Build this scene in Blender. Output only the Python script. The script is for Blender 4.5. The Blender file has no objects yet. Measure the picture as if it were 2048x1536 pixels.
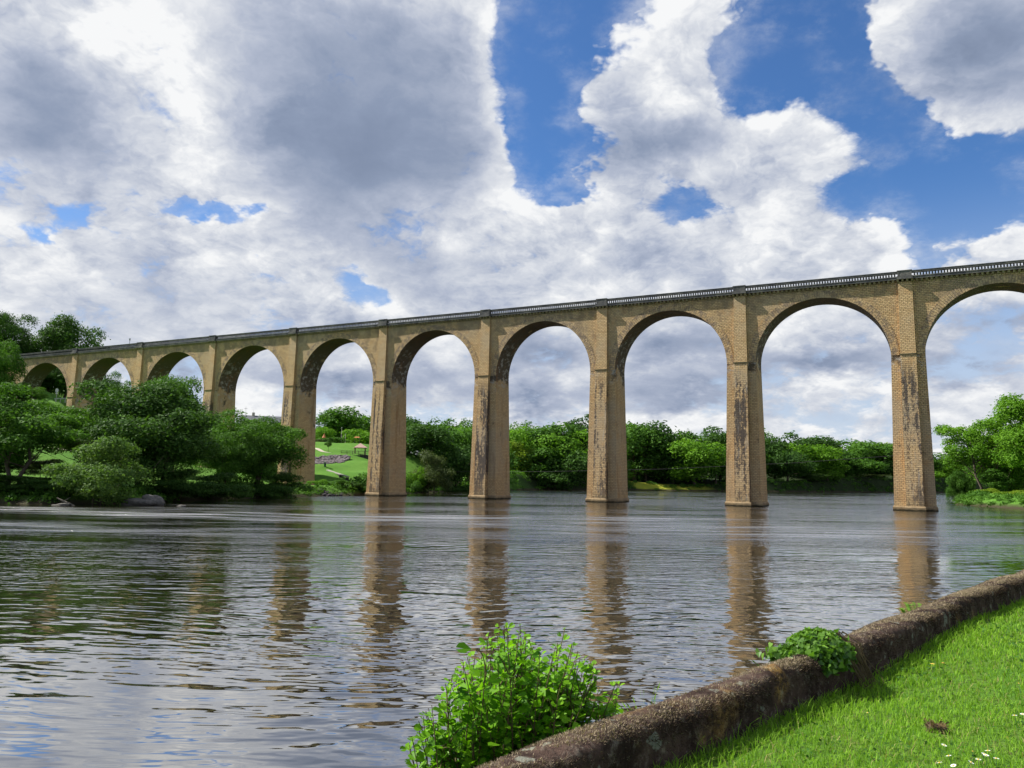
import bpy, bmesh, math, random
import numpy as np
from mathutils import Vector, Matrix

random.seed(7)
RNG = np.random.default_rng(11)
SC = bpy.context.scene
COL = SC.collection
R = math.radians

# ------------------------------------------------------------------ camera
F_PX, PITCH, ROLL, EYE = 1569.91, 0.1218, 0.0155, 2.955
_sp, _cp, _sr, _cr = math.sin(PITCH), math.cos(PITCH), math.sin(ROLL), math.cos(ROLL)
_up0 = Vector((0, -_sp, _cp)); _fw = Vector((0, _cp, _sp)); _x0 = Vector((1, 0, 0))
_rt = _x0 * _cr + _up0 * _sr
_up = _up0 * _cr - _x0 * _sr
cam_d = bpy.data.cameras.new('camera')
cam = bpy.data.objects.new('camera', cam_d); COL.objects.link(cam)
cam.matrix_world = Matrix(((_rt.x, _up.x, -_fw.x, 0), (_rt.y, _up.y, -_fw.y, 0), (_rt.z, _up.z, -_fw.z, EYE), (0, 0, 0, 1)))
cam_d.sensor_fit = 'HORIZONTAL'; cam_d.sensor_width = 36.0; cam_d.lens = F_PX / 2048 * 36
cam_d.clip_start = 0.05; cam_d.clip_end = 6000
SC.camera = cam

def ray(u, v):
    a, b = u - 1024, v - 768
    x = (a * _cr + b * _sr) / F_PX; y = -(-a * _sr + b * _cr) / F_PX
    return Vector((x, _cp - y * _sp, _sp + y * _cp))
def at(u, v, Y):                 # point of the view line (u, v) that stands Y metres ahead
    d = ray(u, v); t = Y / d.y
    return Vector((d.x * t, Y, EYE + d.z * t))
def onz(u, v, z=0.0):            # where that line meets a level plane
    d = ray(u, v); t = (z - EYE) / d.z
    return Vector((d.x * t, d.y * t, z))

SC.view_settings.view_transform = 'Standard'
SC.view_settings.look = 'None'
EXPO = 0.95
SC.view_settings.exposure = EXPO
SC.view_settings.gamma = 1.0
SC.cycles.max_bounces = 6
SC.cycles.diffuse_bounces = 3
SC.cycles.glossy_bounces = 3
SC.cycles.transmission_bounces = 4
SC.cycles.transparent_max_bounces = 6
SC.cycles.caustics_reflective = False
SC.cycles.caustics_refractive = False
SC.cycles.use_denoising = True
try: SC.cycles.denoiser = 'OPENIMAGEDENOISE'
except Exception: pass
SC.cycles.use_adaptive_sampling = True
SC.cycles.adaptive_threshold = 0.015

SUN_EL, SUN_AZ = R(47), math.atan2(-0.970, 0.22)     # azimuth measured from +Y towards +X
SUN_DIR = Vector((math.sin(SUN_AZ) * math.cos(SUN_EL), math.cos(SUN_AZ) * math.cos(SUN_EL), math.sin(SUN_EL)))

# ------------------------------------------------------------------ node helper
class NT:
    def __init__(s, tree): s.t = tree; s.n = tree.nodes; s.l = tree.links
    def new(s, typ, **kw):
        nd = s.n.new(typ)
        for k, v in kw.items(): setattr(nd, k, v)
        return nd
    def link(s, a, b): s.l.new(a, b)
    def put(s, sock, v):
        if isinstance(v, bpy.types.NodeSocket): s.link(v, sock)
        elif v is not None: sock.default_value = v
    def math(s, op, a, b=None, c=None, clamp=False):
        nd = s.new('ShaderNodeMath', operation=op, use_clamp=clamp)
        s.put(nd.inputs[0], a); s.put(nd.inputs[1], b)
        if c is not None: s.put(nd.inputs[2], c)
        return nd.outputs[0]
    def vmath(s, op, a, b=None, scale=None):
        nd = s.new('ShaderNodeVectorMath', operation=op)
        s.put(nd.inputs[0], a)
        if b is not None: s.put(nd.inputs[1], b)
        if scale is not None: s.put(nd.inputs['Scale'], scale)
        return nd.outputs['Value'] if op in ('LENGTH', 'DOT_PRODUCT', 'DISTANCE') else nd.outputs[0]
    def mix(s, f, a, b, mode='MIX'):
        nd = s.new('ShaderNodeMix', data_type='RGBA', blend_type=mode)
        s.put(nd.inputs['Factor'], f); s.put(nd.inputs['A'] if False else nd.inputs[6], a); s.put(nd.inputs[7], b)
        return nd.outputs[2]
    def mixf(s, f, a, b):
        nd = s.new('ShaderNodeMix', data_type='FLOAT')
        s.put(nd.inputs[0], f); s.put(nd.inputs[2], a); s.put(nd.inputs[3], b)
        return nd.outputs[0]
    def ramp(s, f, lo, hi, a=0.0, b=1.0, smooth=True):
        nd = s.new('ShaderNodeMapRange', interpolation_type='SMOOTHSTEP' if smooth else 'LINEAR')
        s.put(nd.inputs['Value'], f); nd.inputs['From Min'].default_value = lo; nd.inputs['From Max'].default_value = hi
        s.put(nd.inputs['To Min'], a); s.put(nd.inputs['To Max'], b)
        return nd.outputs['Result']
    def noise(s, vec, scale, detail=4, rough=0.55, dist=0.0, out=0, dim='3D'):
        nd = s.new('ShaderNodeTexNoise', noise_dimensions=dim)
        s.put(nd.inputs['Vector'], vec); s.put(nd.inputs['Scale'], scale)
        nd.inputs['Detail'].default_value = detail; nd.inputs['Roughness'].default_value = rough
        nd.inputs['Distortion'].default_value = dist
        return nd.outputs[out]
    def mapping(s, vec, loc=(0, 0, 0), rot=(0, 0, 0), scale=(1, 1, 1), typ='POINT'):
        nd = s.new('ShaderNodeMapping', vector_type=typ)
        s.put(nd.inputs['Vector'], vec); nd.inputs['Location'].default_value = loc
        nd.inputs['Rotation'].default_value = rot; nd.inputs['Scale'].default_value = scale
        return nd.outputs[0]

# ------------------------------------------------------------------ sky
def angles(u, v):
    d = ray(u, v).normalized()
    return math.atan2(d.x, d.y), math.asin(d.z)
# patches of the sky, as pixel ellipses turned into azimuth / elevation: (x, y, rx, ry, tilt deg, weight)
COVER = [
    # clear blue, negative
    (1085, 130, 115, 270, 0, -1.0), (1225, 25, 90, 90, 0, -.75), (1530, 60, 60, 120, 0, -.4), (1150, 395, 60, 26, -20, -.5), (1240, 60, 190, 130, 0, -.55), (1130, 330, 75, 110, 20, -.6), (1070, 230, 80, 120, 0, -.7),
    (1590, 90, 180, 180, 0, -1.0), (1560, 215, 130, 90, 0, -.55), (1810, 360, 150, 130, 0, -.95), (1960, 420, 220, 130, 10, -.9),
    (1700, 440, 75, 55, 0, -.6), (1850, 470, 60, 80, 0, -.4), (1345, 420, 45, 60, 0, -.35), (1640, 380, 40, 35, 0, -.3), (1740, 190, 110, 130, 0, -.7),
    (120, 462, 80, 30, -10, -.72), (190, 450, 50, 24, 0, -.4), (455, 440, 66, 32, 14, -.75), (365, 425, 46, 26, 0, -.6), (350, 420, 60, 30, 0, -.45), (735, 590, 95, 36, 25, -.7), (500, 515, 34, 60, 25, -.45),
    (1340, 70, 50, 60, 0, -.2), (1180, 380, 80, 36, -10, -.45), (1105, 440, 60, 40, -30, -.3),
    # cloud masses
    (560, 230, 560, 330, 0, .75), (880, 120, 150, 230, 0, .45), (990, 300, 60, 60, 0, .35), (960, 60, 60, 90, 0, .3),
    (1330, 130, 110, 190, 12, .75), (1400, 50, 60, 110, 30, .45), (1330, 260, 210, 120, 0, .8), (1250, 200, 130, 90, 0, .3),
    (1600, 270, 140, 110, -15, .7), (1760, 305, 90, 36, -8, .55), (1640, 215, 70, 70, 0, .4), (1540, 370, 200, 120, 0, .55),
    (1930, 100, 190, 130, 8, 1.3), (2010, 200, 160, 90, 0, .8), (1860, 40, 110, 100, 0, .7), (1800, 150, 60, 60, 0, .4),
    (1170, 460, 130, 110, 0, .55), (1300, 500, 250, 110, 0, .4), (1780, 480, 110, 90, -10, .6), (1620, 500, 250, 80, 0, .45), (2020, 490, 140, 70, -14, .9),
    (190, 490, 110, 46, -14, .4), (430, 510, 160, 70, 0, .4), (600, 640, 900, 160, 0, .35), (1500, 640, 900, 160, 0, .3), (1500, 12, 110, 24, 0, .35),
    (1095, 310, 26, 26, 0, .2), (30, 140, 190, 170, 0, .7), (40, 560, 160, 60, 0, .3), (1010, 510, 150, 90, 0, .6), (1300, 560, 300, 80, 0, .3), (1260, 330, 140, 60, 0, .4),
]
GREY = [
    (720, 215, 300, 230, 8, .85), (820, 330, 260, 110, 0, .4), (700, 430, 260, 110, 18, .45), (640, 60, 280, 120, 0, .3), (80, 290, 240, 160, -10, .8), (40, 140, 130, 120, 0, .45),
    (1330, 285, 200, 70, 0, .65), (1400, 230, 130, 70, 0, .2), (1990, 80, 170, 130, 20, .75), (1900, 150, 120, 80, 0, .2),
    (640, 480, 160, 80, 30, .4), (860, 560, 170, 60, 10, .5), (330, 600, 230, 50, 0, .4), (290, 540, 120, 60, 30, .3), (1440, 420, 90, 80, 0, .3), (1180, 540, 200, 50, 0, .3),
    (700, 770, 150, 40, 0, .95), (1080, 720, 130, 60, 0, .95), (1060, 805, 150, 34, 0, 1.0), (1360, 700, 140, 60, 0, .95), (1380, 785, 150, 34, 0, .8), (1640, 735, 200, 42, 0, 1.05), (680, 690, 90, 40, 0, .5), (880, 740, 90, 40, 0, .5),
    (1960, 660, 160, 50, 0, .95), (1930, 745, 160, 34, 0, .85), (910, 780, 70, 50, 0, .3), (520, 740, 80, 50, 0, .4), (360, 740, 80, 60, 0, .7), (1690, 830, 120, 30, 0, .35), (200, 640, 240, 40, 0, .3),
]
BRIGHT = [
    (240, 110, 150, 150, 25, .28), (290, 250, 100, 140, 25, .4), (180, 360, 180, 60, -15, .4), (420, 330, 130, 60, -30, .3), (930, 480, 200, 110, -20, .6), (990, 110, 50, 150, 0, 1.0), (1000, 300, 60, 60, 0, .8), (1075, 370, 70, 40, -40, .7),
    (1290, 90, 100, 130, 0, .6), (1190, 480, 130, 90, 0, .55), (1780, 470, 110, 80, 0, .6), (560, 520, 240, 70, 0, .4), (100, 560, 200, 80, 0, .3), (1990, 530, 140, 60, 0, .4),
    (1640, 240, 110, 90, 0, .4), (1160, 780, 60, 40, 0, .5), (1655, 805, 70, 40, 0, .5), (1560, 640, 70, 60, 0, .4), (900, 700, 80, 50, 0, .4), (1030, 280, 60, 50, 0, .4), (1820, 80, 60, 90, 0, .4),
    (1950, 200, 130, 60, 0, .4), (1000, 870, 900, 70, 0, .35),
]
def build_world():
    w = bpy.data.worlds.new('World'); SC.world = w; w.use_nodes = True
    N = NT(w.node_tree); w.node_tree.nodes.clear()
    out = N.new('ShaderNodeOutputWorld'); bg = N.new('ShaderNodeBackground')
    N.link(bg.outputs[0], out.inputs[0]); bg.inputs['Strength'].default_value = 0.1
    sky = N.new('ShaderNodeTexSky', sky_type='NISHITA', sun_disc=False)
    sky.sun_elevation = SUN_EL; sky.sun_rotation = SUN_AZ; sky.altitude = 100; sky.air_density = 1.0; sky.dust_density = 0.6; sky.ozone_density = 2.5
    d = N.new('ShaderNodeTexCoord').outputs['Generated']
    sx = N.new('ShaderNodeSeparateXYZ'); N.link(d, sx.inputs[0])
    X, Y, Z = sx.outputs
    az = N.math('ARCTAN2', X, Y); el = N.math('ARCSINE', Z)
    # cloud layer coordinates: features shrink and flatten towards the horizon
    zz = N.math('ADD', N.math('ABSOLUTE', Z), 0.45)
    p = N.vmath('DIVIDE', d, (lambda c: c)(N.new('ShaderNodeCombineXYZ').outputs[0]))
    comb = N.n[-1] if False else [n for n in N.n if n.bl_idname == 'ShaderNodeCombineXYZ'][-1]
    for i in range(3): N.link(zz, comb.inputs[i])
    warp = N.noise(p, 5.0, 5, 0.62, out=1)
    A = N.new('ShaderNodeCombineXYZ'); N.link(az, A.inputs[0]); N.link(el, A.inputs[1])
    wv = N.vmath('SUBTRACT', warp, (0.5, 0.5, 0.5))
    Aw = N.vmath('ADD', A.outputs[0], N.vmath('MULTIPLY', wv, (0.16, 0.13, 0.0)))
    def blobs(lst, vec):
        acc = None
        for (u, v, rx, ry, t, wt) in lst:
            a0, e0 = angles(u, v)
            a1, _ = angles(u + 5, v); _, e1 = angles(u, v - 5)
            ra = max(.004, rx * abs(a1 - a0) / 5); re = max(.004, ry * abs(e1 - e0) / 5)
            m = N.mapping(vec, (a0, e0, 0), (0, 0, -R(t)), (ra * 1.25, re * 1.25, 1), 'TEXTURE')
            g = N.new('ShaderNodeTexGradient', gradient_type='QUADRATIC_SPHERE'); N.link(m, g.inputs[0])
            q = N.math('SQRT', g.outputs['Fac'])
            acc = N.math('MULTIPLY_ADD', q, wt, acc if acc is not None else 0.0)
        return acc
    cov = blobs(COVER, Aw)
    gre = blobs(GREY, Aw)
    bri = blobs(BRIGHT, Aw)
    n1 = N.noise(p, 5.0, 10, 0.60)
    off = (-0.022, -0.004, 0.030)
    def billow(vec):
        vor = N.new('ShaderNodeTexVoronoi', feature='F1'); N.link(N.vmath('ADD', vec, N.vmath('SCALE', wv, scale=0.16)), vor.inputs['Vector'])
        vor.inputs['Scale'].default_value = 7.5; vor.inputs['Detail'].default_value = 4; vor.inputs['Roughness'].default_value = 0.55; vor.inputs['Lacunarity'].default_value = 2.3
        return N.math('SUBTRACT', 0.5, vor.outputs['Distance'])
    bil = billow(p); bil2 = billow(N.vmath('ADD', p, off))
    n1s = N.noise(p, 5.0, 5, 0.50); n2 = N.noise(N.vmath('ADD', p, (-0.035, -0.01, 0.06)), 5.0, 5, 0.50); nb = N.noise(p, 6.5, 5, 0.46)
    tex = N.math('MULTIPLY_ADD', bil, 0.55, N.math('MULTIPLY', N.math('SUBTRACT', n1, 0.5), 2.1))
    Fd = N.math('ADD', N.math('ADD', cov, N.ramp(el, 0.06, 0.30, 0.60, 0.42)), tex)
    dens = N.ramp(Fd, -0.12, 0.30)
    veil = N.math('MULTIPLY', N.ramp(Fd, -1.0, 0.10), N.ramp(N.noise(p, 9.0, 7, 0.65), 0.40, 0.70, 0.0, 0.42))
    dens = N.math('MAXIMUM', dens, veil)
    thick = N.ramp(Fd, 0.15, 1.3)
    relief = N.math('MULTIPLY_ADD', N.math('SUBTRACT', n1s, n2), 2.3, N.math('MULTIPLY', N.math('SUBTRACT', bil, bil2), 0.75))
    # dark undersides fade the small relief out, bright tops keep it
    b = N.math('SUBTRACT', 1.0, N.math('MULTIPLY', N.math('MINIMUM', gre, 1.0), 0.70))
    b = N.math('SUBTRACT', b, N.math('MULTIPLY', thick, 0.20))
    b = N.math('ADD', b, N.math('MULTIPLY', bri, 0.30))
    soft = N.math('SUBTRACT', 1.0, N.math('MULTIPLY', N.math('MINIMUM', gre, 1.0), 0.93))
    det = N.math('ADD', relief, N.math('MULTIPLY', N.math('SUBTRACT', nb, 0.5), 0.55))
    det = N.math('ADD', det, N.math('MULTIPLY', N.math('SUBTRACT', bil, .1), 0.20))
    soft = N.math('MULTIPLY', soft, N.ramp(el, 0.04, 0.36, 0.40, 0.62))
    b = N.math('MULTIPLY_ADD', det, soft, b)
    # overhead and behind the viewer the layer is thicker and greyer
    b = N.math('MINIMUM', N.math('MAXIMUM', b, 0.0), 1.12)
    k = 1.0 / (0.1 * 2 ** EXPO)
    def c(r, g, bb): return (r * k, g * k, bb * k, 1)
    cr = N.new('ShaderNodeValToRGB'); cr.color_ramp.interpolation = 'LINEAR'
    e = cr.color_ramp.elements
    e[0].position = 0.0; e[0].color = c(.17, .22, .33)
    e[1].position = 1.0; e[1].color = c(.93, .94, .95)
    for pos, col in ((.3, c(.27, .33, .46)), (.55, c(.45, .50, .62)), (.8, c(.70, .73, .79))):
        q = e.new(pos); q.color = col
    N.link(N.math('DIVIDE', b, 1.12), cr.inputs[0])
    cloud = cr.outputs[0]
    blue = N.mix(1.0, sky.outputs[0], (0.34, 0.52, 0.72, 1), 'MULTIPLY')
    # pale band low over the trees
    low = N.ramp(el, 0.03, 0.36, 0.88, 0.0)
    blue = N.mix(low, blue, c(.60, .68, .81))
    col = N.mix(dens, blue, cloud)
    N.link(col, bg.inputs['Color'])
    w.cycles.sampling_method = 'MANUAL'; w.cycles.sample_map_resolution = 512
    return w
build_world()
sun_d = bpy.data.lights.new('sun', 'SUN'); sun_d.energy = 4.8; sun_d.angle = R(0.5); sun_d.color = (1.0, 0.95, 0.86)
sun = bpy.data.objects.new('sun', sun_d); COL.objects.link(sun)
sun.rotation_euler = SUN_DIR.to_track_quat('Z', 'Y').to_euler()

# ------------------------------------------------------------------ mesh helpers
def tag(o, label=None, cat=None, group=None, kind=None):
    if label: o['label'] = label
    if cat: o['category'] = cat
    if group: o['group'] = group
    if kind: o['kind'] = kind
    return o
def empty(name, loc=(0, 0, 0), rz=0.0, label=None, cat=None, group=None, scale=1.0):
    o = bpy.data.objects.new(name, None); COL.objects.link(o)
    o.location = loc; o.rotation_euler = (0, 0, rz); o.scale = (scale,) * 3 if not isinstance(scale, tuple) else scale
    o.empty_display_size = 0.3
    return tag(o, label, cat, group)
def link(name, me, parent=None):
    o = bpy.data.objects.new(name, me); COL.objects.link(o)
    if parent is not None: o.parent = parent
    return o
def copy_tree(o, parent=None):
    c = o.copy(); COL.objects.link(c); c.parent = parent
    for ch in list(o.children): copy_tree(ch, c)
    return c
class MB:
    """collects faces with UVs in metres, then links ONE mesh object"""
    def __init__(s): s.v = []; s.f = []; s.uv = []
    def face(s, pts, uv=None):
        b = len(s.v); s.v.extend([tuple(p) for p in pts]); s.f.append(tuple(range(b, b + len(pts))))
        if uv is None:
            p = [Vector(q) for q in pts]; n = (p[1] - p[0]).cross(p[2] - p[0])
            ax = max(range(3), key=lambda i: abs(n[i]))
            uv = [((q.y, q.z) if ax == 0 else (q.x, q.z) if ax == 1 else (q.x, q.y)) for q in p]
        s.uv.append(list(uv))
    def hexa(s, lo, hi, skip=()):
        """lo / hi: four corners each (counter-clockwise from above)"""
        if 'bottom' not in skip: s.face(list(reversed(lo)))
        if 'top' not in skip: s.face(hi)
        for i in range(4):
            j = (i + 1) % 4
            if i not in skip: s.face([lo[i], lo[j], hi[j], hi[i]])
    def taper(s, x0, x1, y0, y1, z0, X0, X1, Y0, Y1, z1, skip=()):
        s.hexa([(x0, y0, z0), (x1, y0, z0), (x1, y1, z0), (x0, y1, z0)], [(X0, Y0, z1), (X1, Y0, z1), (X1, Y1, z1), (X0, Y1, z1)], skip)
    def box(s, x0, x1, y0, y1, z0, z1, skip=()): s.taper(x0, x1, y0, y1, z0, x0, x1, y0, y1, z1, skip)
    def tube(s, pts, rads, n=8, cap=True):
        rings = []
        P = [Vector(p) for p in pts]
        for i, p in enumerate(P):
            t = (P[min(i + 1, len(P) - 1)] - P[max(i - 1, 0)]).normalized()
            a = t.orthogonal().normalized() if abs(t.z) > .95 else t.cross(Vector((0, 0, 1))).normalized()
            b = t.cross(a).normalized()
            if i and len(rings):
                pass
            rings.append([p + (a * math.cos(2 * math.pi * k / n) + b * math.sin(2 * math.pi * k / n)) * rads[i] for k in range(n)])
        L = 0.0
        for i in range(len(P) - 1):
            d = (P[i + 1] - P[i]).length
            for k in range(n):
                k2 = (k + 1) % n; w = 2 * math.pi * rads[i] / n
                s.face([rings[i][k], rings[i + 1][k], rings[i + 1][k2], rings[i][k2]], [(k * w, L), (k * w, L + d), ((k + 1) * w, L + d), ((k + 1) * w, L)])
            L += d
        if cap and n > 2:
            s.face(list(rings[0])); s.face(list(reversed(rings[-1])))
    def lathe(s, c, prof, n=10):
        c = Vector(c)
        for (r0, z0), (r1, z1) in zip(prof[:-1], prof[1:]):
            for k in range(n):
                a, b = 2 * math.pi * k / n, 2 * math.pi * (k + 1) / n
                q = [c + Vector((r0 * math.cos(a), r0 * math.sin(a), z0)), c + Vector((r0 * math.cos(b), r0 * math.sin(b), z0)),
                     c + Vector((r1 * math.cos(b), r1 * math.sin(b), z1)), c + Vector((r1 * math.cos(a), r1 * math.sin(a), z1))]
                if r0 < 1e-6: q = [q[0], q[2], q[3]]
                elif r1 < 1e-6: q = q[:3]
                s.face(q)
    def mesh(s, name, mat, weld=True, smooth=False):
        me = bpy.data.meshes.new(name); me.from_pydata(s.v, [], s.f)
        l = me.uv_layers.new(name='UVMap'); k = 0
        flat = [c for uv in s.uv for q in uv for c in q]
        l.data.foreach_set('uv', flat)
        if weld:
            bm = bmesh.new(); bm.from_mesh(me); bmesh.ops.remove_doubles(bm, verts=bm.verts, dist=1e-4); bm.to_mesh(me); bm.free()
        me.materials.append(mat)
        if smooth: me.polygons.foreach_set('use_smooth', [True] * len(me.polygons))
        me.update(); return me
    def build(s, name, mat, parent=None, smooth=False, weld=True): return link(name, s.mesh(name, mat, weld, smooth), parent)

def mat(name, rough=0.9, spec=0.3):
    m = bpy.data.materials.new(name); m.use_nodes = True
    N = NT(m.node_tree); b = m.node_tree.nodes['Principled BSDF']
    b.inputs['Roughness'].default_value = rough; b.inputs['Specular IOR Level'].default_value = spec
    return m, N, b
def plain(name, col, rough=0.8, spec=0.3, var=0.25, scale=6.0, bump=0.0):
    m, N, b = mat(name, rough, spec)
    tc = N.new('ShaderNodeTexCoord').outputs['Object']
    n = N.noise(tc, scale, 5, 0.6)
    f = N.ramp(n, 0.3, 0.7, 1 - var, 1 + var, False)
    N.link(N.vmath('SCALE', (col[0], col[1], col[2]), scale=f), b.inputs['Base Color'])
    if bump:
        bp = N.new('ShaderNodeBump'); bp.inputs['Strength'].default_value = 0.7; bp.inputs['Distance'].default_value = bump
        N.link(n, bp.inputs['Height']); N.link(bp.outputs[0], b.inputs['Normal'])
    return m

# ------------------------------------------------------------------ masonry
def stone(name, stain='', row=0.22, width=0.46, dark=1.0):
    m, N, b = mat(name, 0.92, 0.15)
    uv = N.new('ShaderNodeUVMap').outputs[0]
    pos = N.new('ShaderNodeNewGeometry').outputs['Position']
    jig = N.vmath('SCALE', N.vmath('SUBTRACT', N.noise(pos, 1.3, 3, 0.6, out=1), (.5, .5, .5)), scale=0.10)
    u2 = N.vmath('ADD', uv, N.vmath('MULTIPLY', jig, (1.0, 0.45, 0)))
    br = N.new('ShaderNodeTexBrick', offset=0.5, squash=1.0)
    N.link(u2, br.inputs['Vector'])
    br.inputs['Scale'].default_value = 1.0; br.inputs['Mortar Size'].default_value = 0.030; br.inputs['Mortar Smooth'].default_value = 0.9
    br.inputs['Brick Width'].default_value = width; br.inputs['Row Height'].default_value = row; br.inputs['Bias'].default_value = -0.1
    br.inputs['Color1'].default_value = (0.61 * dark, 0.435 * dark, 0.23 * dark, 1); br.inputs['Color2'].default_value = (0.47 * dark, 0.32 * dark, 0.16 * dark, 1)
    br.inputs['Mortar'].default_value = (0.15 * dark, 0.10 * dark, 0.058 * dark, 1)
    col = br.outputs['Color']
    # broad weathering, then smaller mottling
    big = N.noise(pos, 0.16, 4, 0.6)
    col = N.mix(N.ramp(big, 0.42, 0.66, 0, 0.55), col, (0.42, 0.34, 0.23, 1))
    mid = N.noise(pos, 0.9, 5, 0.65)
    col = N.mix(N.ramp(mid, 0.50, 0.72, 0, 0.6), col, (0.50, 0.305, 0.14, 1))
    fine = N.noise(pos, 5.0, 4, 0.7)
    col = N.mix(N.ramp(fine, 0.52, 0.72, 0, 0.45), col, (0.17, 0.12, 0.075, 1))
    sz = N.new('ShaderNodeSeparateXYZ'); N.link(pos, sz.inputs[0]); z = sz.outputs[2]
    if stain == 'streak':
        sv = N.vmath('MULTIPLY', pos, (1.7, 1.7, 0.16))
        s1 = N.noise(sv, 1.0, 5, 0.62)
        s2 = N.noise(N.vmath('MULTIPLY', pos, (3.2, 3.2, 2.2)), 1.0, 6, 0.75)
        side = N.ramp(N.noise(N.vmath('MULTIPLY', pos, (0.35, 0.35, 0.06)), 1.0, 2, 0.5), 0.40, 0.60, -0.012, 0.075)
        band = N.math('MULTIPLY', N.ramp(z, 15.8, 19.0, 1, 0), N.ramp(z, 0.0, 4.0, 0.75, 1))
        s = N.math('MULTIPLY', N.ramp(N.math('ADD', N.math('MULTIPLY_ADD', s2, 0.5, N.math('MULTIPLY', s1, 0.5)), side), 0.485, 0.575), band)
        col = N.mix(N.math('MULTIPLY', s, 0.88), col, (0.045, 0.042, 0.046, 1))
        col = N.mix(N.ramp(N.noise(sv, 2.3, 4, 0.6), 0.56, 0.68, 0, 0.4), col, (0.42, 0.39, 0.34, 1))
        col = N.mix(N.ramp(z, 0.4, 1.6, 0.35, 0), col, (0.15, 0.12, 0.06, 1))
    if stain == 'soffit':
        s1 = N.noise(N.vmath('MULTIPLY', pos, (0.5, 0.5, 0.45)), 1.0, 5, 0.65)
        dz = N.ramp(z, 16.0, 21.5, -0.16, 0.20)
        s = N.ramp(N.math('ADD', s1, dz), 0.46, 0.58)
        col = N.mix(N.math('MULTIPLY', s, 0.86), col, (0.050, 0.044, 0.040, 1))
        w1 = N.noise(N.vmath('MULTIPLY', pos, (1.1, 1.1, 1.6)), 1.0, 6, 0.72)
        wz = N.math('MULTIPLY', N.ramp(z, 15.5, 19.0, 0, 1), N.ramp(z, 22.5, 26.0, 1, 0))
        w2 = N.math('MULTIPLY', N.ramp(w1, 0.52, 0.60), wz)
        col = N.mix(N.math('MULTIPLY', w2, 0.75), col, (0.42, 0.40, 0.36, 1))
        r1 = N.noise(N.vmath('MULTIPLY', pos, (1.0, 1.0, 0.12)), 1.0, 4, 0.6)
        col = N.mix(N.math('MULTIPLY', N.ramp(r1, 0.56, 0.66), 0.45), col, (0.20, 0.095, 0.035, 1))
    if stain == 'upper':
        s1 = N.noise(N.vmath('MULTIPLY', pos, (0.8, 0.8, 0.5)), 1.0, 5, 0.65)
        s = N.math('MULTIPLY', N.ramp(N.math('ADD', s1, N.ramp(z, 23.5, 28.6, -0.10, 0.06)), 0.47, 0.62), 0.55)
        col = N.mix(s, col, (0.20, 0.155, 0.105, 1))
    if stain == 'ring':
        s1 = N.noise(N.vmath('MULTIPLY', pos, (1.5, 1.5, 1.5)), 1.0, 5, 0.7)
        col = N.mix(N.ramp(s1, 0.42, 0.60, 0.05, 0.75), col, (0.17, 0.135, 0.11, 1))
    N.link(col, b.inputs['Base Color'])
    h = N.math('SUBTRACT', N.math('MULTIPLY', N.noise(N.vmath('MULTIPLY', pos, (1, 1, 1.4)), 7.0, 4, 0.6), 0.8), br.outputs['Fac'])
    bp = N.new('ShaderNodeBump'); bp.inputs['Strength'].default_value = 1.0; bp.inputs['Distance'].default_value = 0.045
    N.link(h, bp.inputs['Height']); N.link(bp.outputs[0], b.inputs['Normal'])
    return m
M_STONE = stone('ochre_masonry')
M_UPPER = stone('ochre_masonry_spandrel', 'upper')
M_STREAK = stone('streaked_masonry', 'streak', 0.26, 0.62)
M_SOFFIT = stone('sooty_masonry', 'soffit')
M_RING = stone('voussoir_masonry', 'ring', 0.30, 0.55)
def grey_stone(name, base, lich):
    m, N, b = mat(name, 0.9, 0.2)
    pos = N.new('ShaderNodeNewGeometry').outputs['Position']
    n = N.noise(pos, 0.8, 5, 0.7); n2 = N.noise(N.vmath('MULTIPLY', pos, (3, 3, 6)), 1.0, 4, 0.7)
    col = N.mix(N.ramp(n, 0.35, 0.68), base, lich)
    col = N.mix(N.ramp(n2, 0.5, 0.72, 0, 0.6), col, (0.025, 0.026, 0.03, 1))
    N.link(col, b.inputs['Base Color'])
    bp = N.new('ShaderNodeBump'); bp.inputs['Distance'].default_value = 0.02; N.link(n2, bp.inputs['Height']); N.link(bp.outputs[0], b.inputs['Normal'])
    return m
M_PARAPET = grey_stone('weathered_parapet_stone', (0.072, 0.072, 0.077, 1), (0.165, 0.16, 0.145, 1))
M_CORBEL = grey_stone('corbel_stone', (0.26, 0.21, 0.13, 1), (0.40, 0.33, 0.22, 1))
M_PLINTH = grey_stone('plinth_stone', (0.22, 0.16, 0.09, 1), (0.34, 0.25, 0.14, 1))
_N = NT(M_PLINTH.node_tree); _b = M_PLINTH.node_tree.nodes['Principled BSDF']
_l = _b.inputs['Base Color'].links[0].from_socket
_sx = _N.new('ShaderNodeSeparateXYZ'); _pp = _N.new('ShaderNodeNewGeometry').outputs['Position']; _N.link(_pp, _sx.inputs[0])
_w = _N.ramp(_N.math('ADD', _sx.outputs[2], _N.math('MULTIPLY', _N.noise(_pp, 2.0, 4, .6), .25)), .18, .42, 1, 0)
_N.link(_N.mix(_w, _l, (.022, .020, .010, 1)), _b.inputs['Base Color'])

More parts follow.
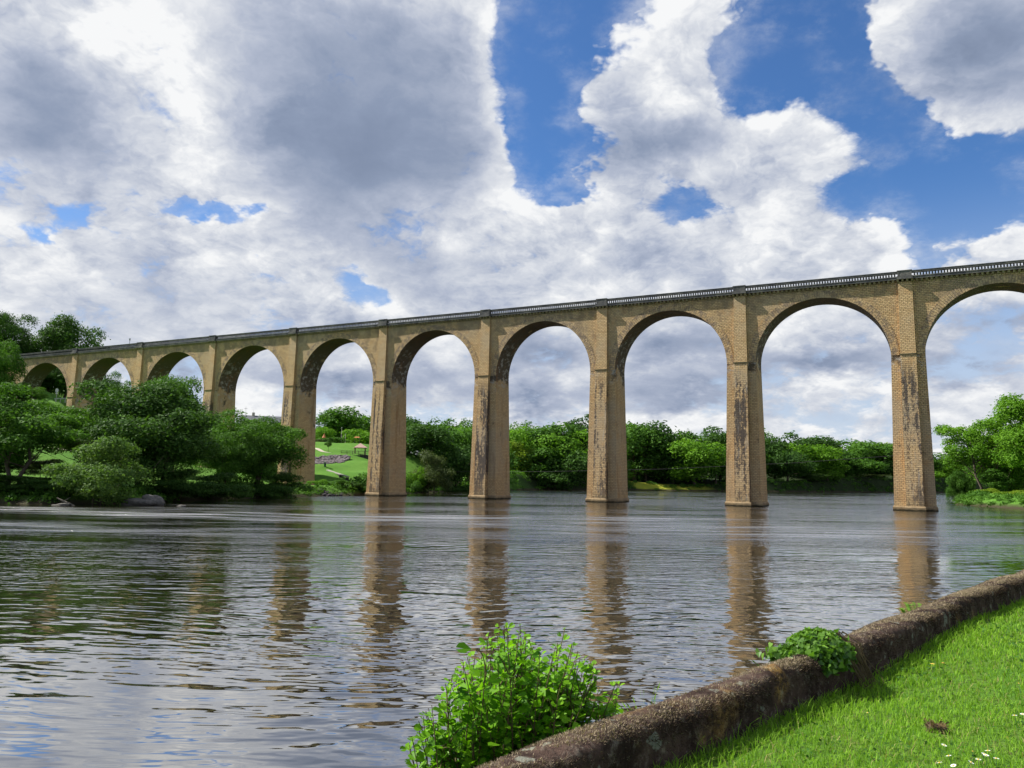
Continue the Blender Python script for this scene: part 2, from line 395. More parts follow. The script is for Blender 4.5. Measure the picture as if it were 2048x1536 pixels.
# ------------------------------------------------------------------ viaduct
VA, VOX, VOY = 1.1048, 49.06, 96.11
def B(x, y, z=0.0):              # viaduct coordinates -> world
    s, c = math.sin(VA), math.cos(VA)
    return Vector((VOX + x * s + y * c, VOY - x * c + y * s, z))
PIERS = [40.0, 20.0, 0.02, -20.2, -40.09, -59.65, -79.49, -99.39, -119.61, -140.12, -160.73]
ABUT = -181.3
ZS, ZCR, ZW = 19.16, 27.25, 28.65     # springing, crown, underside of the cornice slab
HW, WD = 1.91, 4.4                    # pier half width at the springing, width of the wall
viaduct = empty('viaduct', (VOX, VOY, 0), VA - math.pi / 2, 'tall ochre stone railway viaduct striding across the river on round arches', 'viaduct')

def make_pier():
    m = MB()
    m.taper(-2.30, 2.30, -0.26, WD + .26, -2.5, -2.30, 2.30, -0.26, WD + .26, 0.55, ('top', 'bottom'))
    zs = [0.55, 4, 8, 12, 16, ZS]
    for a, c in zip(zs[:-1], zs[1:]):
        f = lambda z: (ZS - z) / (ZS - .55)
        wa, wc = HW + .39 * f(a), HW + .39 * f(c); ya, yc = .26 * f(a), .26 * f(c)
        m.taper(-wa, wa, -ya, WD + ya, a, -wc, wc, -yc, WD + yc, c, ('top', 'bottom'))
    p = m.build('pier', M_SOFFIT, viaduct)
    for s in (-1, 1):
        q = MB(); Y = (lambda y: y) if s < 0 else (lambda y: WD - y)
        def tp(w0, y0, z0, w1, y1, z1):
            a, bq = sorted((Y(y0), Y(0.15))); c, dq = sorted((Y(y1), Y(0.15)))
            q.taper(-w0, w0, a, bq, z0, -w1, w1, c, dq, z1)
        zz = [0.5, 5, 10, 15, 19.10]
        for a, c in zip(zz[:-1], zz[1:]):
            g = lambda z: (z - .5) / 18.6
            tp(.97 - .09 * g(a), -1.27 + .58 * g(a), a, .97 - .09 * g(c), -1.27 + .58 * g(c), c)
        low = q.build('buttress', M_STREAK, p)
        q = MB(); tp(.868, -.62, 19.22, .785, -.29, 28.36); q.build('pilaster', M_STONE, p)
        q = MB(); tp(.91, -.76, 19.10, .93, -.80, 19.22); q.build('ledge', M_CORBEL, p)
    q = MB()
    q.taper(-2.47, 2.47, -.44, WD + .44, -2.5, -2.45, 2.45, -.42, WD + .42, .40, ('bottom',))
    q.taper(-2.45, 2.45, -.42, WD + .42, .40, -2.36, 2.36, -.32, WD + .32, .57, ('bottom',))
    for s in (-1, 1):
        a, c = sorted((-1.46 if s < 0 else WD + 1.46, -.25 if s < 0 else WD + .25))
        q.taper(-1.16, 1.16, a, c, -2.5, -1.14, 1.14, a + .02, c - .02, .405, ('bottom',))
        q.taper(-1.14, 1.14, a + .02, c - .02, .405, -1.04, 1.04, a + .12, c - .12, .58, ('bottom',))
    q.build('plinth', M_PLINTH, p)
    return p
def make_pedestal(s):
    q = MB()
    Y = (lambda a, c: (a, c)) if s < 0 else (lambda a, c: (WD - c, WD - a))
    q.box(-.90, .90, *Y(-.70, -.423), ZW - .003, 29.053)
    q.box(-.80, .80, *Y(-.50, .14), 29.05, 29.70); q.box(-.85, .85, *Y(-.55, .18), 29.70, 29.80)
    q.box(-.80, -.62, *Y(-.52, -.49), 29.12, 29.64); q.box(.62, .80, *Y(-.52, -.49), 29.12, 29.64)
    return q.build('pedestal', M_PARAPET, viaduct)
pier0 = make_pier(); peds = [make_pedestal(-1), make_pedestal(1)]
for i, s in enumerate(PIERS):
    p = pier0 if i == 0 else copy_tree(pier0, viaduct)
    p.location = (s, 0, 0)
    for ped0 in peds:
        d = ped0 if i == 0 else copy_tree(ped0, viaduct)
        d.location = (s, 0, 0)

def arch_span(xl, xr, nl=HW, nr=HW):
    """wall, barrel and spandrels between the centres xl < xr of two piers"""
    a, c = xl + nl, xr - nr; cx, rx, rz = (a + c) / 2, (c - a) / 2, ZCR - ZS
    n = 40; T = [math.pi - math.pi * i / n for i in range(n + 1)]
    P = [(cx + rx * math.cos(t), ZS + rz * math.sin(t)) for t in T]
    m = MB()
    for y, flip in ((0.0, False), (WD, True)):
        cols = [(xl, ZS), (a, ZS)] + P[1:-1] + [(c, ZS), (xr, ZS)]
        for (x0, z0), (x1, z1) in zip(cols[:-1], cols[1:]):
            q = [(x0, y, z0), (x1, y, z1), (x1, y, ZW), (x0, y, ZW)]
            m.face(list(reversed(q)) if flip else q)
    o = m.build('arch_span', M_UPPER, viaduct)
    m = MB(); L = 0.0
    for (x0, z0), (x1, z1) in zip(P[:-1], P[1:]):
        d = math.hypot(x1 - x0, z1 - z0)
        m.face([(x0, 0, z0), (x0, WD, z0), (x1, WD, z1), (x1, 0, z1)], [(0, L), (WD, L), (WD, L + d), (0, L + d)]); L += d
    m.build('barrel_vault', M_SOFFIT, o)
    m = MB(); L = 0.0; th = 0.92; y0 = -.035
    def outp(t, e): return (cx + (rx + e) * math.cos(t), ZS + (rz + e) * math.sin(t))
    for t0, t1 in zip(T[:-1], T[1:]):
        (x0, z0), (x1, z1) = outp(t0, .0), outp(t1, .0); (X0, Z0), (X1, Z1) = outp(t0, th), outp(t1, th)
        d = math.hypot(x1 - x0, z1 - z0) * 1.05
        m.face([(x0, y0, z0), (x1, y0, z1), (X1, y0, Z1), (X0, y0, Z0)], [(0, L), (0, L + d), (th, L + d), (th, L)])
        m.face([(X0, y0, Z0), (X1, y0, Z1), (X1, 0, Z1), (X0, 0, Z0)], [(0, L), (0, L + d), (.04, L + d), (.04, L)])
        m.face([(x0, 0, z0), (x1, 0, z1), (x1, y0, z1), (x0, y0, z0)], [(0, L), (0, L + d), (.04, L + d), (.04, L)]); L += d
    m.build('voussoir_ring', M_RING, o)
    return o
BAL = [(.105, 0), (.105, .04), (.075, .06), (.07, .09), (.112, .17), (.085, .27), (.065, .33), (.10, .355), (.105, .40)]
bal_me = None
def parapet(xl, xr, single):
    global bal_me
    for s in (-1, 1):
        m = MB()
        Y = (lambda a, c: (a, c)) if s < 0 else (lambda a, c: (WD - c, WD - a))
        m.box(xl, xr, *Y(-.42, .30), ZW, 29.05)
        m.box(xl, xr, *Y(-.46, -.42), 28.92, 29.03)
        o = m.build('parapet', M_PARAPET, viaduct)
        m = MB(); m.box(xl + .78, xr - .78, *Y(-.36, .10), 29.45, 29.66); m.box(xl + .78, xr - .78, *Y(-.39, .13), 29.66, 29.73)
        m.build('handrail', M_PARAPET, o)
        m = MB(); n = int((xr - xl) / .53); st = (xr - xl) / n
        Yv = (lambda y: y) if s < 0 else (lambda y: WD - y)
        for i in range(n):
            x = xl + (i + .5) * st
            off = -.26 if min(abs(x - xl), abs(x - xr)) < .85 else 0.0
            a, bb = sorted((Yv(-.38 + off), Yv(.05)))
            m.taper(x - .12, x + .12, *sorted((Yv(-.20 + off), Yv(.05))), 28.37, x - .12, x + .12, a, bb, ZW + .004, ('top',))
        m.build('corbel_course', M_CORBEL, o)
        n = int((xr - xl - 1.9) / .325); st = (xr - xl - 1.9) / n
        rest = MB(); cnt = 0; yb = -.13 if s < 0 else WD + .13
        for i in range(n):
            x = xl + .95 + (i + .5) * st
            if single and s < 0 and x < 14:
                if bal_me is None:
                    q = MB(); q.lathe((0, 0, 0), BAL, 8); bal_me = q.mesh('baluster', M_PARAPET)
                b_ = link('baluster', bal_me, o); b_.location = (x, yb, 29.05)
            else: rest.lathe((x, yb, 29.05), BAL, 6); cnt += 1
        if cnt: tag(rest.build('balusters', M_PARAPET, o, weld=False), kind='stuff')
seq = PIERS + [ABUT]
for i in range(len(seq) - 1):
    xr, xl = seq[i], seq[i + 1]
    arch_span(xl, xr, nl=1.2 if i == len(seq) - 2 else HW)
    parapet(xl, xr, single=(i in (1, 2)))
m = MB(); m.box(ABUT - 16, 60, .305, WD - .305, ZW + .002, 28.98); m.build('deck', plain('track_ballast', (.16, .14, .12), bump=.03), viaduct)
# abutment on the hill at the left end
m = MB(); m.box(ABUT - 16, ABUT - .004, 0, WD, 8, ZW - .001); m.box(ABUT - .02, ABUT + 1.2, 0.004, WD - .004, 8, ZS)
ab = m.build('abutment', M_STONE, viaduct)
m = MB()
for Y in ((-.42, .30), (WD - .30, WD + .42)): m.box(ABUT - 16, ABUT - .003, *Y, ZW + .001, 29.05)
for Y in ((-.36, .10), (WD - .10, WD + .36)): m.box(ABUT - 16, ABUT - .003, *Y, 29.05, 29.73)
m.build('wing_parapet', M_PARAPET, ab)

# ------------------------------------------------------------------ river and land
RIVER = [(-130, -160), (-95, -60), (-78, 20), (-62, 66), (-50.1, 76), (-44.1, 75.4), (-38.3, 78.3), (-37.0, 95), (-30.5, 120.5), (-26.6, 131.5), (-19.7, 163.5), (-10.4, 204),
         (9.3, 249), (50.3, 285), (103.6, 304), (160, 347), (214, 385), (300, 450), (430, 560), (470, 520), (330, 400), (210, 265), (130, 185), (90, 152), (82.5, 144), (76, 136), (72.5, 118), (70, 96), (68, 76),
         (40, 46.4), (7, 10.85), (-0.05, 3.24), (-6, -3.2), (-20, -18), (-60, -160)]
CTRL = []
def cpx(u, v, Y): p = at(u, v, Y); CTRL.append((p.x, p.y, p.z))
for q in [(178, 826, 171), (130, 806, 176), (112, 803, 176), (60, 800, 178), (50, 893, 118), (100, 935, 98), (130, 955, 90), (200, 880, 130), (640, 972, 142), (735, 968, 142), (680, 944, 155), (640, 928, 161),
          (720, 921, 170), (690, 906, 182), (650, 896, 190), (700, 886, 206), (640, 884, 206), (820, 950, 168), (815, 905, 190), (905, 970, 192), (935, 974, 205), (860, 975, 172), (1350, 975, 288), (1260, 962, 292), (1300, 968, 290)]: cpx(*q)
for x, z in ((-99.4, .5), (-119.6, 4.2), (-140.1, 9.0), (-160.7, 14.5)):
    p = B(x, 2, z); CTRL.append(tuple(p))
CTRL += [(-118, 184, 24), (-130, 190, 28), (-150, 185, 30), (-190, 180, 33), (-140, 235, 28), (-200, 260, 38), (-100, 250, 15), (-60, 262, 12), (-80, 220, 12), (-75, 300, 12), (-95, 215, 14), (-110, 330, 16), (-20, 290, 12), (-40, 340, 12), (-170, 350, 26), (-300, 300, 42), (-300, 100, 40),
         (-150, 120, 22), (-112, 112, 13), (-96, 85, 8), (-66, 92, 3.2), (-62, 78, 1.6), (-46, 82, 1.0), (-44, 95, 1.2), (-120, 20, 10), (-300, 0, 30), (-38, 125, 1.3), (-48, 118, 2.0),
         (0, 270, 2.5), (20, 285, 3.5), (50, 330, 8), (100, 330, 4), (110, 380, 9), (170, 400, 6), (200, 470, 11), (250, 450, 6), (0, 350, 14), (100, 500, 16), (300, 600, 14), (0, 700, 22), (300, 800, 24), (-300, 700, 24),
         (90, 160, 1.2), (112, 145, 2.5), (90, 115, 1.5), (105, 92, 3), (60, 40, 1.3), (150, 180, 3), (270, 310, 4), (420, 400, 7), (300, 100, 10), (100, 20, 1.4), (40, 10, 1.3), (20, 5, 1.25), (5, 0, 1.25), (100, -60, 1.5), (600, 650, 18), (10, -100, 1.3)]
CT = np.array(CTRL)
_rp = np.array(RIVER); _ra = _rp; _rb = np.roll(_rp, -1, axis=0)
def river_sd(x, y):
    """distance to the water's edge, negative in the water"""
    x = np.asarray(x, float); y = np.asarray(y, float)
    best = np.full(x.shape, 1e9); ins = np.zeros(x.shape, bool)
    for (ax, ay), (bx, by) in zip(_ra, _rb):
        dx, dy = bx - ax, by - ay
        t = np.clip(((x - ax) * dx + (y - ay) * dy) / (dx * dx + dy * dy), 0, 1)
        best = np.minimum(best, np.hypot(x - ax - t * dx, y - ay - t * dy))
        c = (ay > y) != (by > y)
        with np.errstate(divide='ignore', invalid='ignore'):
            xi = ax + (y - ay) * dx / (dy if dy else 1e-9)
        ins ^= c & (x < xi)
    return np.where(ins, -best, best)
def wob(x, y):
    return (np.sin(x * .31 + 1.3 * np.sin(y * .23)) + np.sin(y * .37 + 1.7 * np.sin(x * .19))) * .5
def height(x, y):
    x = np.asarray(x, float); y = np.asarray(y, float)
    sd = river_sd(x, y) + wob(x * 2.1, y * 2.1) * np.clip((np.hypot(x, y) - 60) / 20, 0, 1) * .5
    num = np.zeros(x.shape); den = np.zeros(x.shape)
    for cx, cy, cz in CT:
        w = 1.0 / (((x - cx) ** 2 + (y - cy) ** 2) + 6.0) ** 1.6
        num += w * cz; den += w
    h = num / den + wob(x, y) * .12
    t = np.clip(sd / 5.0, 0, 1); t = t * t * (3 - 2 * t)
    z = (np.minimum(.12 + .25 * sd, .9)) * (1 - t) + h * t
    return np.where(sd < 0, np.maximum(-3.0, sd * .45), z)
def ground_z(x, y): return float(height(np.array([x]), np.array([y]))[0])
def grid_axis(lo, hi, flo, fhi, st):
    a = list(np.arange(flo, fhi, st)); x, s = flo, st
    while x > lo: s *= 1.25; x -= s; a.insert(0, x)
    x, s = a[-1], st
    while x < hi: s *= 1.25; x += s; a.append(x)
    return np.array(a)
gx = grid_axis(-2500, 2500, -190, 300, 1.6); gy = grid_axis(-1200, 3500, 2, 460, 1.6)
GX, GY = np.meshgrid(gx, gy); GZ = height(GX, GY)
# the walled lawn in the foreground is a sheet of its own: keep the terrain below it
nx, ny = len(gx), len(gy)
me = bpy.data.meshes.new('terrain')
me.vertices.add(nx * ny); me.vertices.foreach_set('co', np.stack([GX, GY, GZ], -1).astype(np.float32).ravel())
i = np.arange(nx * ny).reshape(ny, nx)
quads = np.stack([i[:-1, :-1], i[:-1, 1:], i[1:, 1:], i[1:, :-1]], -1).reshape(-1, 4)
me.loops.add(quads.size); me.polygons.add(len(quads))
me.loops.foreach_set('vertex_index', quads.ravel().astype(np.int32)); me.polygons.foreach_set('loop_start', np.arange(0, quads.size, 4, dtype=np.int32))
me.polygons.foreach_set('use_smooth', np.ones(len(quads), bool)); me.update(calc_edges=True)
m, N, b = mat('meadow_grass', 0.95, 0.1)
pos = N.new('ShaderNodeNewGeometry').outputs['Position']
sx = N.new('ShaderNodeSeparateXYZ'); N.link(pos, sx.inputs[0])
n1 = N.noise(pos, 0.06, 4, 0.6); n2 = N.noise(pos, 0.7, 5, 0.7); n3 = N.noise(pos, 6.0, 4, 0.7)
col = N.mix(N.ramp(n1, .35, .65), (.066, .165, .020, 1), (.095, .20, .028, 1))
col = N.mix(N.ramp(n2, .45, .75, 0, .55), col, (.05, .12, .018, 1))
col = N.mix(N.ramp(n3, .45, .75, 0, .5), col, (.12, .20, .04, 1))
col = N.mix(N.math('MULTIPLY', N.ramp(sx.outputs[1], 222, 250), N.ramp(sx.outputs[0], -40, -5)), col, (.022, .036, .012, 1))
# uncut yellow-green meadow on the far bank
dm = N.vmath('LENGTH', N.vmath('MULTIPLY', N.vmath('SUBTRACT', pos, (56, 291, 3)), (1 / 22, 1 / 12, 0)))
col = N.mix(N.ramp(N.math('ADD', dm, N.math('MULTIPLY', n2, .4)), .9, 1.3, 0.85, 0), col, (.30, .32, .035, 1))
col = N.mix(N.ramp(N.math('ADD', sx.outputs[2], N.math('MULTIPLY', n2, .8)), .55, 1.25, 1, 0), col, (.045, .040, .022, 1))
N.link(col, b.inputs['Base Color'])
bp = N.new('ShaderNodeBump'); bp.inputs['Distance'].default_value = .12; N.link(n3, bp.inputs['Height']); N.link(bp.outputs[0], b.inputs['Normal'])
me.materials.append(m)
tag(link('terrain', me), kind='structure')

m, N, b = mat('river_water', 0.03, 0.5)
tree = m.node_tree; outn = [n for n in tree.nodes if n.bl_idname == 'ShaderNodeOutputMaterial'][0]
tree.nodes.remove(b)
pos = N.new('ShaderNodeNewGeometry').outputs['Position']
sx = N.new('ShaderNodeSeparateXYZ'); N.link(pos, sx.inputs[0])
wsw = N.vmath('SCALE', N.vmath('SUBTRACT', N.noise(pos, .05, 2, .5, out=1), (.5, .5, .5)), scale=8.0)
pw = N.vmath('ADD', pos, wsw)
wind = N.noise(N.vmath('MULTIPLY', pw, (.016, .060, 0)), 1.0, 4, .62)
wind = N.ramp(wind, .40, .56, .04, 1.0)
env = N.new('ShaderNodeFloatCurve')      # how the breeze grows away from the sheltered bank
N.link(N.math('DIVIDE', sx.outputs[1], 160.0), env.inputs['Value'])
cv = env.mapping.curves[0]
for q in ((.030, .08), (.070, .30), (.13, .40), (.19, .50), (.24, 1.2), (.33, 1.6), (.45, 1.3), (.62, 1.1), (.8, 1.1)): cv.points.new(*q)
cv.points[0].location = (0, .03); cv.points[-1].location = (1, 1.1); env.mapping.use_clip = False; env.mapping.update()
gust = N.math('MULTIPLY', N.math('MULTIPLY_ADD', wind, .85, .15), env.outputs[0])
gust = N.math('MULTIPLY', gust, N.ramp(N.noise(N.vmath('MULTIPLY', pw, (.09, .50, 0)), 1.0, 3, .6), .36, .64, .35, 1.35))
h1 = N.noise(N.vmath('MULTIPLY', pw, (.85, 1.9, 0)), 1.0, 2, .45)
h2 = N.noise(N.vmath('MULTIPLY', pw, (2.2, 4.8, 0)), 1.0, 1, .40)
h3 = N.noise(N.vmath('MULTIPLY', pos, (6.0, 13.0, 0)), 1.0, 1, .4)
h3 = N.math('MULTIPLY', h3, N.ramp(sx.outputs[1], 12, 40, .12, .8))
swell = N.ramp(N.noise(N.vmath('MULTIPLY', pos, (.05, .09, 0)), 1.0, 2, .5), .38, .62, .35, 1.1)
swell = N.math('MULTIPLY', swell, N.ramp(sx.outputs[1], 5.0, 11.0, .35, 1.0))
h = N.math('MULTIPLY', N.math('MULTIPLY', h1, .064), swell)
h = N.math('ADD', h, N.math('MULTIPLY', N.math('MULTIPLY', h2, .058), N.math('MULTIPLY_ADD', gust, .95, .02)))
h = N.math('ADD', h, N.math('MULTIPLY', N.math('MULTIPLY', h3, .030), gust))
bp = N.new('ShaderNodeBump'); bp.inputs['Strength'].default_value = 1.0; bp.inputs['Distance'].default_value = 1.0
if 'Filter Width' in bp.inputs: bp.inputs['Filter Width'].default_value = .03
N.link(h, bp.inputs['Height'])
gl = N.new('ShaderNodeBsdfGlossy'); N.link(N.math('MULTIPLY_ADD', N.math('MULTIPLY', gust, N.math('MULTIPLY', N.ramp(sx.outputs[1], 22, 50, 0, 1), N.ramp(sx.outputs[1], 62, 90, 1, .55))), .135, .02, clamp=True), gl.inputs['Roughness']); gl.inputs['Color'].default_value = (1, .985, .95, 1)
df = N.new('ShaderNodeBsdfDiffuse'); df.inputs['Color'].default_value = (.014, .011, .007, 1)
fr = N.new('ShaderNodeFresnel'); fr.inputs['IOR'].default_value = 1.45
mx = N.new('ShaderNodeMixShader')
for s_ in (gl, df, fr): N.link(bp.outputs[0], s_.inputs['Normal'])
N.link(N.math('MULTIPLY_ADD', fr.outputs[0], .55, .45), mx.inputs[0]); N.link(df.outputs[0], mx.inputs[1]); N.link(gl.outputs[0], mx.inputs[2])
N.link(mx.outputs[0], outn.inputs['Surface'])
M_WATER = m
m = MB()
m.face([(-1500, -700, 0), (1500, -700, 0), (1500, 1500, 0), (-1500, 1500, 0)])
tag(m.build('water', M_WATER), kind='structure')

# ------------------------------------------------------------------ foliage
def leaf_mat(name, base, tip, trans=0.35, rough=0.6, spec=0.08):
    m, N, b = mat(name, rough, spec)
    tree = m.node_tree; outn = [n for n in tree.nodes if n.bl_idname == 'ShaderNodeOutputMaterial'][0]
    at_ = N.new('ShaderNodeAttribute', attribute_name='tint')
    oi = N.new('ShaderNodeObjectInfo')
    f = N.math('ADD', at_.outputs['Fac'], N.math('MULTIPLY', N.math('SUBTRACT', oi.outputs['Random'], .5), .22), clamp=True)
    col = N.mix(f, (*base, 1), (*tip, 1))
    N.link(col, b.inputs['Base Color'])
    tr = N.new('ShaderNodeBsdfTranslucent'); N.link(N.mix(1.0, col, (1.25, 1.35, .55, 1), 'MULTIPLY'), tr.inputs['Color'])
    mx = N.new('ShaderNodeMixShader'); mx.inputs[0].default_value = trans
    N.link(b.outputs[0], mx.inputs[1]); N.link(tr.outputs[0], mx.inputs[2]); N.link(mx.outputs[0], outn.inputs['Surface'])
    return m
LEAF = {
    'dark': leaf_mat('dark_foliage', (.026, .068, .013), (.076, .160, .029), .30),
    'mid': leaf_mat('mid_foliage', (.038, .102, .014), (.100, .215, .030), .33),
    'bright': leaf_mat('bright_foliage', (.060, .155, .012), (.155, .310, .028), .38),
    'yellow': leaf_mat('yellow_green_foliage', (.095, .170, .014), (.230, .320, .032), .38),
    'olive': leaf_mat('olive_foliage', (.045, .070, .024), (.105, .140, .048), .30),
    'pale': leaf_mat('pale_foliage', (.055, .120, .028), (.140, .230, .055), .35),
}
def bark_mat(name, base, tip):
    m, N, b = mat(name, .95, .1)
    pos = N.new('ShaderNodeTexCoord').outputs['Object']
    n = N.noise(N.vmath('MULTIPLY', pos, (6, 6, 1.2)), 1.0, 5, .65)
    N.link(N.mix(n, (*base, 1), (*tip, 1)), b.inputs['Base Color'])
    bp = N.new('ShaderNodeBump'); bp.inputs['Distance'].default_value = .03; N.link(n, bp.inputs['Height']); N.link(bp.outputs[0], b.inputs['Normal'])
    return m
M_BARK = bark_mat('bark', (.045, .036, .028), (.14, .115, .09))

def cards(name, C, Nn, size, aspect, tint, rng, mats=(), bend=0.0, tang=None):
    """rhombic leaf faces: centres C, normals Nn, one size per leaf"""
    n = len(C)
    r = rng.normal(size=(n, 3)) if tang is None else tang
    t = r - (r * Nn).sum(1, keepdims=True) * Nn; t /= np.linalg.norm(t, axis=1, keepdims=True) + 1e-9
    bb = np.cross(Nn, t); s = size[:, None]
    V = np.empty((n, 4, 3)); V[:, 0] = C - t * s; V[:, 2] = C + t * s - Nn * s * bend; V[:, 1] = C + bb * s * aspect; V[:, 3] = C - bb * s * aspect
    me = bpy.data.meshes.new(name)
    me.vertices.add(n * 4); me.vertices.foreach_set('co', V.astype(np.float32).ravel())
    me.loops.add(n * 4); me.polygons.add(n)
    me.loops.foreach_set('vertex_index', np.arange(n * 4, dtype=np.int32)); me.polygons.foreach_set('loop_start', np.arange(0, n * 4, 4, dtype=np.int32))
    a = me.attributes.new('tint', 'FLOAT', 'FACE'); a.data.foreach_set('value', np.clip(tint, 0, 1).astype(np.float32))
    for m_ in mats: me.materials.append(m_)
    me.update(calc_edges=True)
    return me
def unit(v): return v / (np.linalg.norm(v, axis=-1, keepdims=True) + 1e-9)

def crown_points(rng, H, W, z0, nl, n, lobe=(.13, .21), top=1.0, hollow=.72, lean=(0, 0), flat=1.0):
    """centres, normals, tints of n leaves on nl clumps filling an egg-shaped crown from z0 to H (width W)"""
    cz, az, ax = (z0 + H) / 2, (H - z0) / 2, W / 2
    L = []; tries = 0
    while len(L) < nl and tries < 4000:
        tries += 1
        d = unit(rng.normal(size=3)); k = rng.uniform(.35, .86) if rng.random() < .8 else rng.uniform(.05, .5)
        p = d * k
        if p[2] < 0: p[:2] *= 1.0 + .12 * p[2]
        taper = 1.0 - max(0, p[2]) * (1 - top)
        q = np.array([p[0] * ax * taper + lean[0] * (p[2] + 1) * .5, p[1] * ax * taper + lean[1] * (p[2] + 1) * .5, cz + p[2] * az])
        r = rng.uniform(*lobe) * (W + H - z0) / 2
        L.append((q, r, rng.uniform(-.16, .16)))
    w = np.array([l[1] ** 2 for l in L]); idx = rng.choice(len(L), size=n, p=w / w.sum())
    LC = np.array([l[0] for l in L])[idx]; LR = np.array([l[1] for l in L])[idx]; LT = np.array([l[2] for l in L])[idx]
    d = unit(rng.normal(size=(n, 3)) + np.array([0, 0, .35]) + .5 * unit(LC - np.array([0, 0, cz])))
    rr = LR * (hollow + (1.12 - hollow) * rng.random(n) ** .7)
    # ragged sprays on the skin of every clump
    rag = 1 + .16 * np.sin(d[:, 0] * 9 + idx) * np.sin(d[:, 1] * 8 + idx * 2) + .10 * rng.normal(size=n)
    C = LC + d * (rr * rag)[:, None] * np.array([1, 1, flat])
    Nn = unit(d * .9 + rng.normal(size=(n, 3)) * .55 + np.array([0, 0, .25]))
    tint = .45 + LT + .18 * rng.normal(size=n) + .16 * d[:, 2] * 0
    return C, Nn, tint, L
def limbs(rng, H, W, z0, L, r0, stems=1, n=7, trunk_top=.62, many=9, lean=(0, 0)):
    m = MB()
    for s in range(stems):
        off = np.array([0, 0.]) if stems == 1 else rng.uniform(-.09, .09, 2) * W
        sp = off * rng.uniform(1.5, 3.2)
        top = z0 + (H - z0) * trunk_top
        k = 5; pts = []; rad = []
        for i in range(k + 1):
            f = i / k
            pts.append((off[0] + (sp[0] - off[0]) * f + lean[0] * f * .5 + rng.normal() * .012 * H * (f > 0), off[1] + (sp[1] - off[1]) * f + lean[1] * f * .5 + rng.normal() * .012 * H * (f > 0), -.4 + (top + .4) * f))
            rad.append(r0 / (stems ** .5) * (1.25 if i == 0 else 1 - .72 * f))
        m.tube(pts, rad, n)
        pick = sorted(L, key=lambda l: rng.random())[:max(3, many // stems)]
        for q, r, _ in pick:
            f = np.clip((q[2] - z0 * .6) / (top - z0 * .6 + 1e-6) * .62, .22, .95); j = f * k; i = int(min(k - 1, j)); w = j - i
            a = np.array(pts[i]) * (1 - w) + np.array(pts[i + 1]) * w
            e = q + rng.normal(size=3) * r * .2
            mid = (a + e) / 2 + np.array([0, 0, -.05 * H * rng.random()]) + rng.normal(size=3) * .02 * H
            ra = r0 / (stems ** .5) * (.52 - .3 * f)
            m.tube([tuple(a), tuple(mid), tuple(e)], [ra, ra * .6, ra * .16], 5, cap=False)
            for _ in range(2):
                e2 = e + rng.normal(size=3) * r * .75
                m.tube([tuple(mid * .4 + e * .6), tuple(e2)], [ra * .4, ra * .08], 4, cap=False)
    return m
TREES = {}
def species(key, seed, H, W, z0, nl, n, leaf, r0, aspect=.55, stems=1, lobe=(.13, .21), top=1.0, hollow=.72, trunk_top=.62, many=9, lean=(0, 0), flat=.85):
    rng = np.random.default_rng(seed)
    C, Nn, t, L = crown_points(rng, H, W, z0, nl, n, lobe, top, hollow, lean, flat)
    keep = C[:, 2] > .02 * H
    C, Nn, t = C[keep], Nn[keep], t[keep]
    H = float(np.percentile(C[:, 2], 99.7)); W = float(np.percentile(np.abs(C[:, :2]), 98.5)) * 2.0   # true size of the crown
    cr = cards('crown_' + key, C, Nn, leaf * rng.uniform(.6, 1.35, len(C)), aspect, t, rng, [LEAF['mid']])
    tr = limbs(rng, H, W, z0, L, r0, stems, trunk_top=trunk_top, many=many, lean=lean).mesh('trunk_' + key, M_BARK, smooth=True)
    TREES[key] = (tr, cr, H, W)
# far bank kinds (seen at 150 to 430 m)
species('round', 21, 14, 13, .8, 26, 6500, .34, .34, lobe=(.14, .22))
species('oak', 22, 15, 15, .8, 34, 7500, .34, .40, lobe=(.11, .19), hollow=.66)
species('tall', 23, 18, 11, 1.2, 28, 6500, .34, .34, lobe=(.12, .20), top=.72)
species('dome', 24, 12, 14, .2, 26, 6500, .33, .32, lobe=(.14, .22))
species('open', 25, 17, 12, 4.5, 20, 3600, .34, .30, lobe=(.09, .15), hollow=.55)
species('shrub', 26, 5, 6.5, 0.2, 16, 2600, .22, .12, stems=3, lobe=(.15, .24))
species('lollipop', 27, 6, 3.6, 2.2, 8, 1300, .20, .09, lobe=(.18, .28))
# near kinds (seen at 70 to 140 m)
species('broad_near', 31, 12, 14.5, 3.0, 60, 27000, .155, .30, lobe=(.085, .15), hollow=.6, stems=2, many=22, aspect=.5, flat=.6, lean=(1.0, -.5))
species('dense_near', 32, 14, 15, 0.2, 74, 46000, .17, .34, lobe=(.10, .16), hollow=.62, stems=2, many=20, aspect=.5, flat=.75)
species('dense_low', 33, 12, 14, 0.0, 64, 40000, .17, .30, lobe=(.10, .17), hollow=.62, stems=3, many=20, aspect=.45, flat=.7)
species('willow_bush', 34, 6.2, 8.2, 0.1, 30, 15000, .13, .10, lobe=(.10, .18), hollow=.5, stems=4, many=16, aspect=.35, flat=.65, top=.6)
species('airy_near', 35, 16, 15, 4.0, 40, 19000, .19, .30, lobe=(.08, .14), hollow=.5, stems=2, many=26, aspect=.5)
species('leafy_near', 36, 20, 15, 1.5, 56, 30000, .21, .40, lobe=(.10, .16), hollow=.6, many=18)
species('sapling_near', 37, 7, 4.6, 1.4, 20, 5500, .15, .08, lobe=(.12, .2), hollow=.5, many=12)
species('bush_near', 38, 2.4, 4.4, 0.0, 18, 6500, .10, .05, lobe=(.16, .24), stems=3, hollow=.6)

